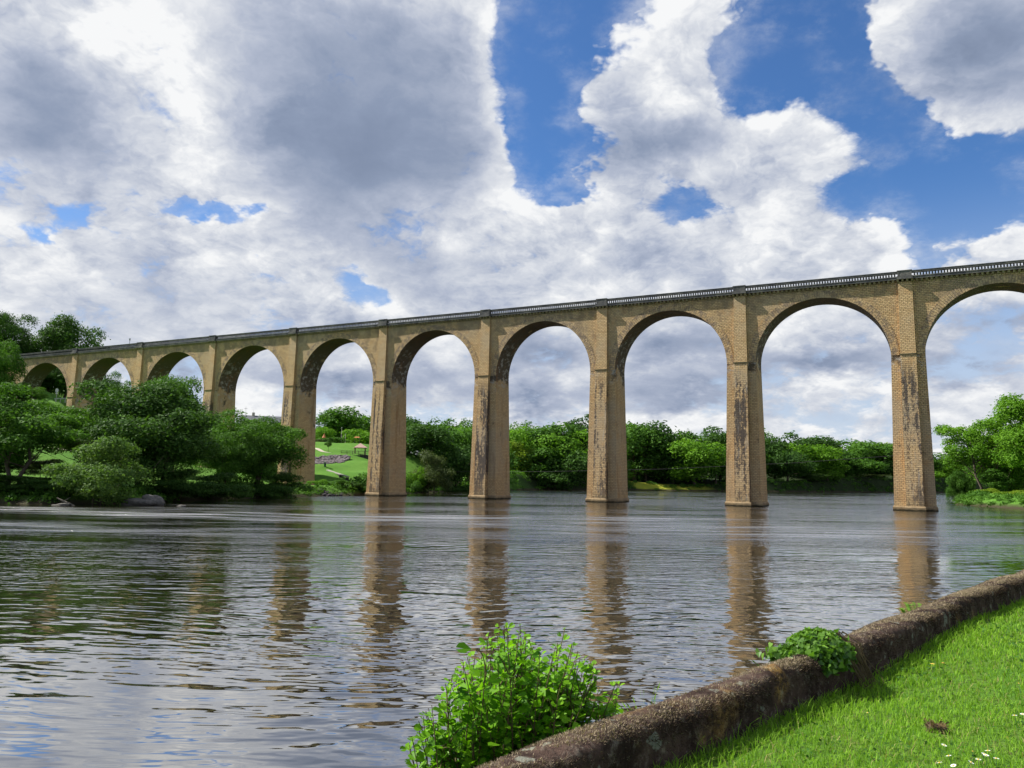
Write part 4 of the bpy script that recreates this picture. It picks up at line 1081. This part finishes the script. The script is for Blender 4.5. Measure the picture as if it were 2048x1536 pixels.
# cable across the river behind the viaduct
pts = [at(770, 938, 186), at(900, 943.5, 182), at(1100, 943, 176), at(1330, 938, 170), at(1600, 925, 163), at(1890, 904, 152), at(1960, 897, 150)]
m = MB(); m.tube([tuple(q) for q in pts], [.035] * len(pts), 5)
tag(m.build('power_cable', M_BLACK), 'thin cable sagging across the river behind the viaduct piers', 'cable')
q = onz(1912, 991.5, 0)
e = empty('buoy', (q.x, q.y, 0), 0, 'small white buoy floating on the far water right of the first pier', 'buoy')
m = MB(); m.lathe((0, 0, -.5), [(0, 0), (.6, .1), (1.0, .5), (.85, .9), (.4, 1.15), (0, 1.2)], 14); m.build('float', M_WHITE, e, smooth=True)
m = MB(); m.tube([(0, 0, .68), (0, 0, 1.1)], [.06, .05], 6); m.build('eye', M_METAL, e)
# boulders and driftwood at the left waterline
for (u, v, Y, r, sq, lab) in [(316, 1003, 77.5, .95, (1.0, .9, .85), 'tall rounded grey boulder at the left waterline'), (288, 1005, 76.5, .9, (1.5, .9, .55), 'flat grey boulder beside the tall one at the left waterline'),
                              (375, 1007, 75.5, (.26), (1.6, .9, .5), 'small grey rock alone in the water right of the boulders'), (138, 1007, 74, .5, (1.9, .9, .3), 'flat pale rock in the water under the feathery bush')]:
    x = (u - 1024) / F_PX * Y; m = MB(); rock_bm(m, (0, 0, .22 * r if r > .6 else 0), r, np.random.default_rng(int(u)), sq, 3)
    o = m.build('boulder', M_ROCK, smooth=True); o.location = (x, Y, 0); tag(o, lab, 'boulder', 'rocks at the left waterline')
x = (152 - 1024) / F_PX * 74.5
m = MB(); m.tube([(-1.0, 0, .65), (-.2, 0, .3), (.9, -.3, -.05)], [.05, .09, .07], 7); m.tube([(-.3, 0, .35), (.2, .2, .75)], [.05, .02], 6)
o = m.build('driftwood', plain('bleached_wood', (.17, .15, .125), .9, .1, .2)); o.location = (x, 74.2, 0); tag(o, 'bleached driftwood branch stuck at the waterline below the pale feathery bush', 'driftwood')

# ------------------------------------------------------------------ foreground: lawn, wall, bush
WT = Vector((.6794, .7338, 0)); WN = Vector((.7338, -.6794, 0)); W0 = Vector((0, 3.22, 0))
def wl(a, c, z=0.0): q = W0 + WT * a + WN * c; return Vector((q.x, q.y, z))
def lawn_z(a, c):
    return 1.612 + .018 * np.sin(a * 1.3 + c) + .015 * np.sin(c * 2.1 - a * .7) - .012 * np.clip(c - 8, 0, 60)
# lawn soil
aa = np.concatenate([np.arange(-14, 20, .35), np.arange(20, 115, 3)]); cc = np.concatenate([np.arange(.05, 9, .3), np.arange(9, 60, 3)])
A_, C_ = np.meshgrid(aa, cc); Zl = lawn_z(A_, C_)
V = np.stack([W0.x + WT.x * A_ + WN.x * C_, W0.y + WT.y * A_ + WN.y * C_, Zl], -1)
me = bpy.data.meshes.new('lawn'); ny, nx = A_.shape
i = np.arange(nx * ny).reshape(ny, nx); quads = np.stack([i[:-1, :-1], i[1:, :-1], i[1:, 1:], i[:-1, 1:]], -1).reshape(-1, 4)
me.from_pydata(V.reshape(-1, 3).tolist(), [], quads.tolist())
m, N, b = mat('lawn_soil', .95, .1)
pos = N.new('ShaderNodeNewGeometry').outputs['Position']
col = N.mix(N.ramp(N.noise(pos, 2.0, 5, .7), .4, .7), (.060, .145, .014, 1), (.095, .15, .026, 1))
col = N.mix(N.ramp(N.noise(pos, 30, 4, .7), .45, .7), col, (.03, .045, .012, 1))
N.link(col, b.inputs['Base Color']); me.materials.append(m)
if me.polygons[0].normal.z < 0: me.flip_normals()
tag(link('lawn', me), kind='structure')

# grass blades
rng = np.random.default_rng(5)
def blades(A, Cc, h, w, lean, tint, name, mt):
    n = len(A); base = np.stack([W0.x + WT.x * A + WN.x * Cc, W0.y + WT.y * A + WN.y * Cc, lawn_z(A, Cc) - .004], -1)
    th = rng.uniform(0, 2 * np.pi, n); d = np.stack([np.cos(th), np.sin(th), np.zeros(n)], -1)
    ph = rng.uniform(0, 2 * np.pi, n); s = np.stack([np.cos(ph), np.sin(ph), np.zeros(n)], -1) * (w / 2)[:, None]
    up = np.array([0, 0, 1.0]); L = (lean * h)[:, None]
    mid = base + up * (h * .55)[:, None] + d * L * .30; tip = base + up * (h * (1 - .35 * lean))[:, None] + d * L
    V = np.stack([base - s, base + s, mid + s * .8, mid - s * .8, tip], 1)
    me = bpy.data.meshes.new(name); me.vertices.add(n * 5); me.vertices.foreach_set('co', V.astype(np.float32).ravel())
    k = np.arange(n) * 5
    loops = np.stack([k, k + 1, k + 2, k + 3, k + 3, k + 2, k + 4], -1)
    me.loops.add(n * 7); me.loops.foreach_set('vertex_index', loops.astype(np.int32).ravel())
    me.polygons.add(n * 2); st = np.stack([np.arange(n) * 7, np.arange(n) * 7 + 4], -1); me.polygons.foreach_set('loop_start', st.astype(np.int32).ravel())
    at_ = me.attributes.new('tint', 'FLOAT', 'FACE'); at_.data.foreach_set('value', np.repeat(np.clip(tint, 0, 1), 2).astype(np.float32))
    me.materials.append(mt); me.update(calc_edges=True)
    return tag(link(name, me), kind='stuff')
M_GRASS = leaf_mat('grass_blade', (.092, .200, .014), (.250, .440, .045), .42, .55)
M_DRY = leaf_mat('dry_blade', (.16, .15, .05), (.42, .36, .16), .35, .6)
def patch(A, Cc): return .5 + .28 * np.sin(A * 2.3 + 1.7 * np.sin(Cc * 1.9)) * np.sin(Cc * 2.9 + 1.3 * np.sin(A * 1.1)) + .16 * np.sin(A * 7.1 + 3 * np.sin(Cc * 5)) * np.sin(Cc * 8.3)
def scatter(n, a0, a1, c0, c1, keep):
    A = rng.uniform(a0, a1, n); Cc = rng.uniform(c0, c1, n)
    x = W0.x + WT.x * A + WN.x * Cc; y = W0.y + WT.y * A + WN.y * Cc
    D = np.hypot(x, y); az_ = np.degrees(np.arctan2(x, y))
    ok = (D > 2.2) & (az_ > -14) & (az_ < 52) & (rng.random(n) < keep(D))
    return A[ok], Cc[ok], D[ok]
A, Cc, D = scatter(1250000, -2.5, 25, .115, 12, lambda D: np.clip(4.6 / D, .12, 1) ** 1.3 * np.clip((27 - D) / 6, .1, 1))
p_ = patch(A, Cc); k = rng.random(len(A)) < .62 + .5 * np.clip(p_, 0, 1); A, Cc, D, p_ = A[k], Cc[k], D[k], p_[k]
h = (.024 + .024 * rng.random(len(A)) + .018 * p_) * (1 + .55 * np.exp(-((Cc - .2) / .16) ** 2))
blades(A, Cc, h, (.0034 + .0016 * rng.random(len(A))) * np.clip(D / 4.5, 1, 2.2), rng.uniform(.15, .95, len(A)), .20 + .52 * p_ + .18 * rng.normal(size=len(A)), 'grass', M_GRASS)
A, Cc, D = scatter(40000, -2.5, 15, .16, 7, lambda D: np.clip(4.5 / D, .2, 1))
blades(A, Cc, .035 + .035 * rng.random(len(A)), np.full(len(A), .0032), rng.uniform(.4, 1.3, len(A)), rng.random(len(A)), 'dry_grass', M_DRY)
# clover and other broad low leaves between the blades
A, Cc, D = scatter(60000, -2.5, 15, .2, 7.5, lambda D: np.clip(4.5 / D, .15, 1)); k = (np.sin(A * 3.1 + 2 * np.sin(Cc * 2.3)) * np.sin(Cc * 3.7 + np.sin(A * 1.9)) + .35 * rng.normal(size=len(A))) > .35
A, Cc, D = A[k], Cc[k], D[k]; n = len(A)
P = np.stack([W0.x + WT.x * A + WN.x * Cc, W0.y + WT.y * A + WN.y * Cc, lawn_z(A, Cc) + rng.uniform(.012, .042, n)], -1)
tag(link('clover', cards('clover', P, unit(rng.normal(size=(n, 3)) * .45 + np.array([0, 0, 1.0])), rng.uniform(.006, .012, n) * np.clip(D / 4.5, 1, 1.8), .8, rng.random(n) * .8, rng, [leaf_mat('clover_leaf', (.035, .10, .016), (.11, .22, .045), .35)])), kind='stuff')
# longer wisps along the foot of the wall
A, Cc, D = scatter(3000, -2.5, 14, .12, .45, lambda D: 1.0 + 0 * D); k = rng.random(len(A)) < np.exp(-(Cc - .12) / .12) * .8
A, Cc = A[k], Cc[k]
blades(A, Cc, .06 + .10 * rng.random(len(A)), np.full(len(A), .0042), rng.uniform(.3, 1.2, len(A)), .25 + .3 * rng.random(len(A)), 'long_grass', M_GRASS)

# low parapet wall with a rounded top
def lich():
    m, N, b = mat('mossy_old_stone', .97, .08)
    pos = N.new('ShaderNodeNewGeometry').outputs['Position']
    n1 = N.noise(pos, 3.5, 6, .7); n2 = N.noise(pos, 16, 5, .75); n3 = N.noise(pos, 6.0, 3, .6); n4 = N.noise(pos, 1.1, 3, .6)
    col = N.mix(N.ramp(n1, .36, .62), (.022, .014, .011, 1), (.072, .047, .037, 1))
    col = N.mix(N.ramp(n2, .50, .72, 0, .65), col, (.21, .18, .14, 1))
    col = N.mix(N.ramp(n2, .30, .45, .7, 0), col, (.020, .014, .012, 1))
    col = N.mix(N.ramp(n3, .63, .67, 0, .6), col, (.22, .235, .19, 1))
    col = N.mix(N.math('MULTIPLY', N.ramp(n4, .60, .70, 0, .6), N.ramp(n2, .4, .6)), col, (.30, .17, .035, 1))
    N.link(col, b.inputs['Base Color'])
    bp = N.new('ShaderNodeBump'); bp.inputs['Distance'].default_value = .022; N.link(N.math('ADD', n2, N.math('MULTIPLY', n1, .8)), bp.inputs['Height']); N.link(bp.outputs[0], b.inputs['Normal'])
    return m
M_LICH = lich()
def prof(a):
    """outline of the wall across its length: (c, z) from the lawn side over the top to the river side"""
    w = .116 + .012 * math.sin(a * 1.7) + .008 * math.sin(a * 4.3 + 1); t = 1.848 + .012 * math.sin(a * .9 + 1) + .008 * math.sin(a * 3.1) + .004 * math.sin(a * 9)
    if a > 3.15: t += .015; w += .012
    jd = abs((a + .4 + .13 * math.floor(a / 1.31 % 3)) % 1.31 - .65)
    if jd < .03: t -= .011 * (1 - jd / .03); w -= .010 * (1 - jd / .03)
    P = [(w + .02, 1.35), (w + .012, 1.50), (w + .006, 1.62)]
    for k in range(11):
        f = math.pi * k / 10; P.append((w * (abs(math.cos(f)) ** .85) * (1 if math.cos(f) > 0 else -1), t - .13 + .13 * math.sin(f) ** .62))
    return P + [(-w - .01, 1.55), (-w - .03, .6), (-w - .05, -1.2)]
m = MB(); av = list(np.arange(-14, 16, .025)) + list(np.arange(16, 110, .5)); prev = None
for a in av:
    j = np.random.default_rng(int((a + 50) * 1000)).normal(size=32) * .0035
    P = [wl(a, c + (j[q] if 2 < q < 15 else 0), z + (j[q + 14] if 2 < q < 15 else 0)) for q, (c, z) in enumerate(prof(a))]
    if prev:
        for q in range(len(P) - 1): m.face([prev[q], P[q], P[q + 1], prev[q + 1]])
    prev = P
wall = m.build('garden_wall', M_LICH, smooth=True); tag(wall, 'low old stone wall with rounded mossy top between lawn and river', 'wall')
bm = bmesh.new(); bm.from_mesh(wall.data); bmesh.ops.recalc_face_normals(bm, faces=bm.faces); bm.to_mesh(wall.data); bm.free()
# dry moss standing on the stone
n = 120000; a = -1.5 + 13.5 * rng.random(n) ** 1.5; f = rng.uniform(-.15, 3.3, n)
w = .116 + .012 * np.sin(a * 1.7) + .008 * np.sin(a * 4.3 + 1) + np.where(a > 3.15, .012, 0); t = 1.848 + .012 * np.sin(a * .9 + 1) + .008 * np.sin(a * 3.1) + np.where(a > 3.15, .015, 0)
s = np.clip(np.sin(f), 0, 1) ** .62
c = w * np.abs(np.cos(f)) ** .85 * np.sign(np.cos(f)); z = t - .13 + .13 * s - np.where(f < 0, .5 * -f, 0)
clump = np.sin(a * 5.1 + f * 2 + 2 * np.sin(a * 2.2)) + .6 * np.sin(a * 13 + f * 7) > -.35 + .5 * rng.normal(size=n)
a, c, z, f = a[clump], c[clump], z[clump], f[clump]; n = len(a)
P = np.stack([W0.x + WT.x * a + WN.x * c, W0.y + WT.y * a + WN.y * c, z], -1)
nr = np.stack([WN.x * np.cos(f), WN.y * np.cos(f), np.sin(f)], -1)
ax_ = unit(nr + rng.normal(size=(n, 3)) * .55)
ln = rng.uniform(.003, .0085, n) * (1 + .06 * np.clip(a, 0, 12))
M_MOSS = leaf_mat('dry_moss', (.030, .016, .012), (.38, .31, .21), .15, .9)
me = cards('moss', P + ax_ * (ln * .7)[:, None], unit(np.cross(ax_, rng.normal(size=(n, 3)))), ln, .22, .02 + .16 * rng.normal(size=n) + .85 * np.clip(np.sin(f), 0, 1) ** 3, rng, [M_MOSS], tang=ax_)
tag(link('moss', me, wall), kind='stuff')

# leaves with a fold along the midrib
def leaf_cloud(name, C, D_, Nn, size, tint, mt, shape='round', parent=None):
    """C leaf bases, D_ directions of the midribs, Nn face normals"""
    n = len(C); D_ = unit(D_); Nn = unit(Nn - (Nn * D_).sum(1, keepdims=True) * D_); S = np.cross(Nn, D_)
    if shape == 'round': T = [(0, 0, 0), (.18, .16, .03), (.48, .40, .10), (.80, .36, .08), (1.0, .08, -.02), (.52, 0, 0)]
    else: T = [(0, 0, 0), (-.10, .34, .02), (.22, .50, .06), (.42, .30, .03), (1.0, .04, -.05), (.45, 0, 0)]
    V = []
    for sg in (1, -1):
        for (x, y, z) in T: V.append(C + (D_ * x + S * (y * sg) + Nn * z) * size[:, None])
    V = np.stack(V, 1); k = (np.arange(n) * 12)[:, None]
    F1 = k + np.array([0, 5, 4, 3, 2, 1]); F2 = k + np.array([6, 7, 8, 9, 10, 11])
    me = bpy.data.meshes.new(name); me.vertices.add(n * 12); me.vertices.foreach_set('co', V.astype(np.float32).ravel())
    lp = np.stack([F1, F2], 1).astype(np.int32).ravel(); me.loops.add(len(lp)); me.loops.foreach_set('vertex_index', lp)
    me.polygons.add(n * 2); me.polygons.foreach_set('loop_start', np.arange(0, n * 12, 6, dtype=np.int32))
    at_ = me.attributes.new('tint', 'FLOAT', 'FACE'); at_.data.foreach_set('value', np.repeat(np.clip(tint, 0, 1), 2).astype(np.float32))
    me.materials.append(mt); me.update(calc_edges=True)
    return link(name, me, parent)
M_ALDER = leaf_mat('alder_leaf', (.040, .140, .006), (.200, .430, .016), .45, .45, .15)
M_IVY = leaf_mat('ivy_leaf', (.030, .095, .010), (.160, .310, .035), .34, .40, .3)
M_STEM = bark_mat('young_stem', (.06, .05, .025), (.16, .13, .06))

rng = np.random.default_rng(9)
bush = empty('alder_bush', (-.02, 4.15, 0), 0, 'bright green leafy bush growing out of the river bank behind the wall', 'bush')
env = [(815, 1500), (838, 1440), (865, 1405), (895, 1362), (935, 1312), (965, 1275), (1000, 1250), (1045, 1252), (1070, 1300), (1098, 1318), (1128, 1262), (1152, 1300), (1188, 1325), (1200, 1380), (1238, 1368)]
st = MB(); LC, LD, LN, LS, LT = [], [], [], [], []
O = np.array([-.02, 4.15, 0.0])
def stem(tip, bs, r, leaves=True, dens=.024, frac=.34, twigs=4):
    tip = np.array(tip); bs = np.array(bs); k = 9; pts = []
    mid = bs * .45 + tip * .55 + np.array([rng.normal() * .05, rng.normal() * .05, .10]) - np.array([(tip - bs)[0] * .18, (tip - bs)[1] * .18, 0])
    for i in range(k + 1):
        t = i / k; pts.append((1 - t) ** 2 * bs + 2 * t * (1 - t) * mid + t * t * tip)
    st.tube([tuple(q - O) for q in pts], [r * (1 - .85 * i / k) + .0008 for i in range(k + 1)], 5, cap=False)
    L = np.linalg.norm(tip - bs); nn = int(L * (1 - frac) / dens); ph = rng.uniform(0, 6.28)
    for i in range(nn):
        t = frac + (1 - frac) * (i + rng.random() * .5) / nn
        q = (1 - t) ** 2 * bs + 2 * t * (1 - t) * mid + t * t * tip
        d = 2 * (1 - t) * (mid - bs) + 2 * t * (tip - mid); d /= np.linalg.norm(d)
        a = ph + i * 2.4; side = np.array([math.cos(a), math.sin(a), 0.0])
        dr = side * rng.uniform(.7, 1.1) + d * rng.uniform(.1, .7); dr /= np.linalg.norm(dr)
        sz = rng.uniform(.026, .076) * (1 - .55 * max(0, (t - .86) / .14))
        LC.append(q + dr * sz * .3); LD.append(dr); LN.append(np.array([rng.normal() * .55 - .15, rng.normal() * .55 - .2, 1.0])); LS.append(sz)
        LT.append(.30 + .38 * t + .20 * rng.normal() + (.25 if t > .93 else 0))
    for _ in range(twigs):
        t = rng.uniform(.42, .92); q = (1 - t) ** 2 * bs + 2 * t * (1 - t) * mid + t * t * tip
        e_ = q + unit(rng.normal(size=3) * np.array([1, 1, .5]) + np.array([0, 0, .55])) * rng.uniform(.06, .15)
        stem(e_, q, r * .4, dens=.022, frac=.1, twigs=0)
for i in range(190):
    j = rng.uniform(0, len(env) - 1.001); k = int(j); f = j - k
    u = env[k][0] * (1 - f) + env[k + 1][0] * f; v = env[k][1] * (1 - f) + env[k + 1][1] * f
    Y = rng.uniform(3.72, 4.65) if 860 < u < 1180 else rng.uniform(3.9, 4.3)
    drop = 0 if i < 46 else abs(rng.normal()) * 140
    u2 = 1010 + (u - 1010) * (1 - min(.35, drop / 900) * rng.random())
    tip = at(u2, min(v + drop, 1620), Y)
    bs = (rng.normal() * .17 - .02, 4.15 + rng.normal() * .13, -.1)
    stem(tip, bs, .007)
for u, v, Y in [(1240, 1366, 4.1), (1228, 1388, 4.2), (1200, 1400, 4.0), (1130, 1256, 4.2), (1012, 1243, 4.1), (1040, 1248, 4.0), (985, 1262, 3.95), (825, 1480, 3.9), (850, 1425, 4.0)]:
    stem(at(u, v, Y), (rng.normal() * .1, 4.15 + rng.normal() * .1, -.1), .008, dens=.022)
sto = st.build('stem', M_STEM, bush, smooth=True, weld=False)
lo = leaf_cloud('foliage', np.array(LC) - O, np.array(LD), np.array(LN), np.array(LS), np.array(LT), M_ALDER, 'round', bush)

# ivy heaped over the wall
ai = 3.12; ctr = wl(ai, -.01, 1.80)
ivy = empty('ivy', tuple(ctr), math.atan2(WT.y, WT.x), 'mound of green ivy with trailing stems heaped over the mossy wall', 'ivy')
n = 1500; d = unit(rng.normal(size=(n, 3)) + np.array([-.25, 0, .55])); d[:, 2] = np.where(d[:, 2] < -.35, -d[:, 2], d[:, 2])
P = d * np.array([.28, .215, .165]) * rng.uniform(.82, 1.08, n)[:, None]
keep = ~((P[:, 0] > .06) & (P[:, 1] < -.08) & (rng.random(n) < .42))
P, d = P[keep], d[keep]; n = len(P)
extra = 120; Pe = np.stack([rng.uniform(-.42, -.2, extra), rng.normal(size=extra) * .07 + .10, .03 + rng.uniform(-.02, .06, extra)], -1); de = unit(np.stack([-.4 + rng.normal(size=extra) * .4, rng.normal(size=extra) * .4, np.ones(extra)], -1))
P = np.concatenate([P, Pe]); d = np.concatenate([d, de]); n = len(P)
dr = unit(rng.normal(size=(n, 3)) * .7 + np.array([0, 0, -.55]) - d * .1)
leaf_cloud('foliage', P, dr, d + rng.normal(size=(n, 3)) * .45 + np.array([0, 0, .3]), rng.uniform(.028, .054, n), .42 + .24 * rng.normal(size=n) + .12 * d[:, 2], M_IVY, 'ivy', ivy)
m = MB()
for i in range(30):
    x0 = rng.uniform(-.05, .22); y0 = rng.uniform(-.10, .1); L = rng.uniform(.22, .42)
    pts = [(x0, y0, .15), (x0 + .06, -.17 - .02 * rng.random(), .09 - .1 * rng.random()), (x0 + .10 + .12 * rng.random(), -.21 - .06 * rng.random(), -.08 - L * .3), (x0 + .16 + .15 * rng.random(), -.23 - .10 * rng.random(), -.10 - L * .32 - .03 * rng.random())]
    m.tube(pts, [.0035, .003, .0024, .0012], 5, cap=False)
m.build('stem', bark_mat('ivy_stem', (.05, .035, .02), (.20, .15, .085)), ivy, smooth=True, weld=False)
m = MB(); rock_bm(m, (0, .02, -.05), .16, np.random.default_rng(2), (1.4, 1.0, .9), 3)
m.build('litter', plain('dead_ivy_leaves', (.030, .024, .014), .95, .1, .5, 30, .02), ivy, smooth=True)

# plants on the river side of the wall
def tuft(name, ctr, n, h, spread, label, cat, mt=M_GRASS, w=.004):
    e = empty(name, tuple(ctr), 0, label, cat)
    C, D_, Nn, S, T = [], [], [], [], []
    for i in range(n):
        a = rng.uniform(0, 6.28); l = rng.uniform(.5, 1) * h; r = rng.random() * spread
        b0 = np.array([math.cos(a) * r * .4, math.sin(a) * r * .4, 0]); k = 7; lean = rng.uniform(.1, .6)
        for j in range(k):
            t0, t1 = j / k, (j + 1) / k
            f = lambda t: b0 + np.array([math.cos(a), math.sin(a), 0]) * lean * l * t * t + np.array([0, 0, l * (t - .25 * lean * t * t)])
            p0, p1 = f(t0), f(t1); C.append((p0 + p1) / 2); D_.append(p1 - p0); Nn.append([math.cos(a + 1.2), math.sin(a + 1.2), .3]); S.append(np.linalg.norm(p1 - p0) * .56); T.append(.4 + .2 * rng.normal())
    D_ = unit(np.array(D_)); Nn = np.array(Nn, float); Nn = unit(Nn - (Nn * D_).sum(1, keepdims=True) * D_)
    me = cards('blades', np.array(C), Nn, np.array(S), w / np.mean(S) * .9, np.array(T), rng, [mt], tang=D_)
    link('foliage', me, e); return e
q = at(1290, 1425, 4.75); tuft('grass_tuft', (q.x, 4.75, q.z - .25), 26, .45, .18, 'thin tall grass blades rising behind the wall right of the leafy bush', 'grass tuft')
q = at(1555, 1330, 6.3); tuft('grass_tuft', (q.x, 6.3, q.z - .18), 30, .26, .16, 'short grass tuft behind the wall left of the ivy mound', 'grass tuft')
q = at(1842, 1222, 8.4)
e = empty('fern', (q.x, 8.4, q.z - .28), 0, 'pale green ferny plant peeping over the wall at the right', 'plant')
C, D_, Nn = [], [], []
for i in range(26):
    a = rng.uniform(0, 6.28); l = rng.uniform(.25, .48)
    for j in range(14):
        t = (j + 1) / 14; p = np.array([math.cos(a) * l * t * .55, math.sin(a) * l * t * .55, l * (t * 1.15 - .35 * t * t)])
        for sg in (-1, 1): C.append(p); D_.append([math.cos(a + sg * 1.2), math.sin(a + sg * 1.2), .2]); Nn.append([.3 * math.cos(a), .3 * math.sin(a), 1])
C = np.array(C); leaf_cloud('foliage', C, np.array(D_), np.array(Nn, float), rng.uniform(.03, .055, len(C)), .55 + .2 * rng.normal(size=len(C)), leaf_mat('fern_leaf', (.06, .16, .015), (.18, .33, .05), .4), 'round', e)

# flowers in the lawn
def daisy(col, petals, r, label, cat, group, name):
    e = empty(name, (0, 0, 0), 0, label, cat, group)
    m = MB(); m.tube([(0, 0, -.01), (0, 0, .055)], [.0012, .001], 5); m.build('stem', M_GREENP, e)
    m = MB()
    for k in range(petals):
        a = 6.2832 * k / petals; u_ = Vector((math.cos(a), math.sin(a), .12)); s_ = Vector((-math.sin(a), math.cos(a), 0))
        m.face([u_ * r * .25 + Vector((0, 0, .056)), u_ * r * .8 - s_ * r * .16 + Vector((0, 0, .056)), u_ * r + Vector((0, 0, .056)), u_ * r * .8 + s_ * r * .16 + Vector((0, 0, .056))])
    m.build('petals', col, e, weld=False)
    m = MB(); m.lathe((0, 0, .055), [(0, 0), (r * .32, .001), (r * .26, .004), (0, .006)], 8); m.build('flower_centre', M_YELLOW, e)
    return e
dproto = None
for (u, v) in [(1962, 1507), (1972, 1511), (1981, 1503), (1957, 1520), (1992, 1518), (1905, 1513), (1888, 1527), (1915, 1530), (2032, 1432), (2044, 1428), (1882, 1489), (1945, 1504), (2040, 1368), (1930, 1521), (1738, 1427)]:
    q = onz(u, v, 1.67)
    if dproto is None: dproto = daisy(M_WHITE, 12, .014, 'small white daisy in the lawn at lower right', 'daisy', 'daisies in the lawn', 'daisy'); o = dproto
    else: o = copy_tree(dproto)
    o.location = (q.x, q.y, 1.615); o.rotation_euler = (rng.normal() * .2, rng.normal() * .2, rng.uniform(0, 6))
yp = None
for (u, v, lab) in [(1865, 1331, 'yellow dandelion flower standing in the lawn left of a dry orange one'), (1886, 1329, 'dry orange dandelion right of the bright yellow one')]:
    q = onz(u, v, 1.67); yp = daisy(M_YELLOW if yp is None else M_ORANGE, 16, .017 if yp is None else .012, lab, 'dandelion', 'dandelions in the lawn', 'dandelion'); yp.location = (q.x, q.y, 1.625)
q = onz(1872, 1447, 1.64)
e = tuft('dead_grass_clump', (q.x, q.y, 1.607), 110, .055, .12, 'small brown clump of dead grass in the lawn', 'clump', leaf_mat('dead_grass', (.06, .04, .02), (.22, .16, .08), .2), .004)
m = MB(); rock_bm(m, (0, 0, .0), .05, np.random.default_rng(4), (1.2, 1, .7), 2); m.build('soil', plain('loose_soil', (.07, .05, .032), .95, .1, .4, 40, .01), e)
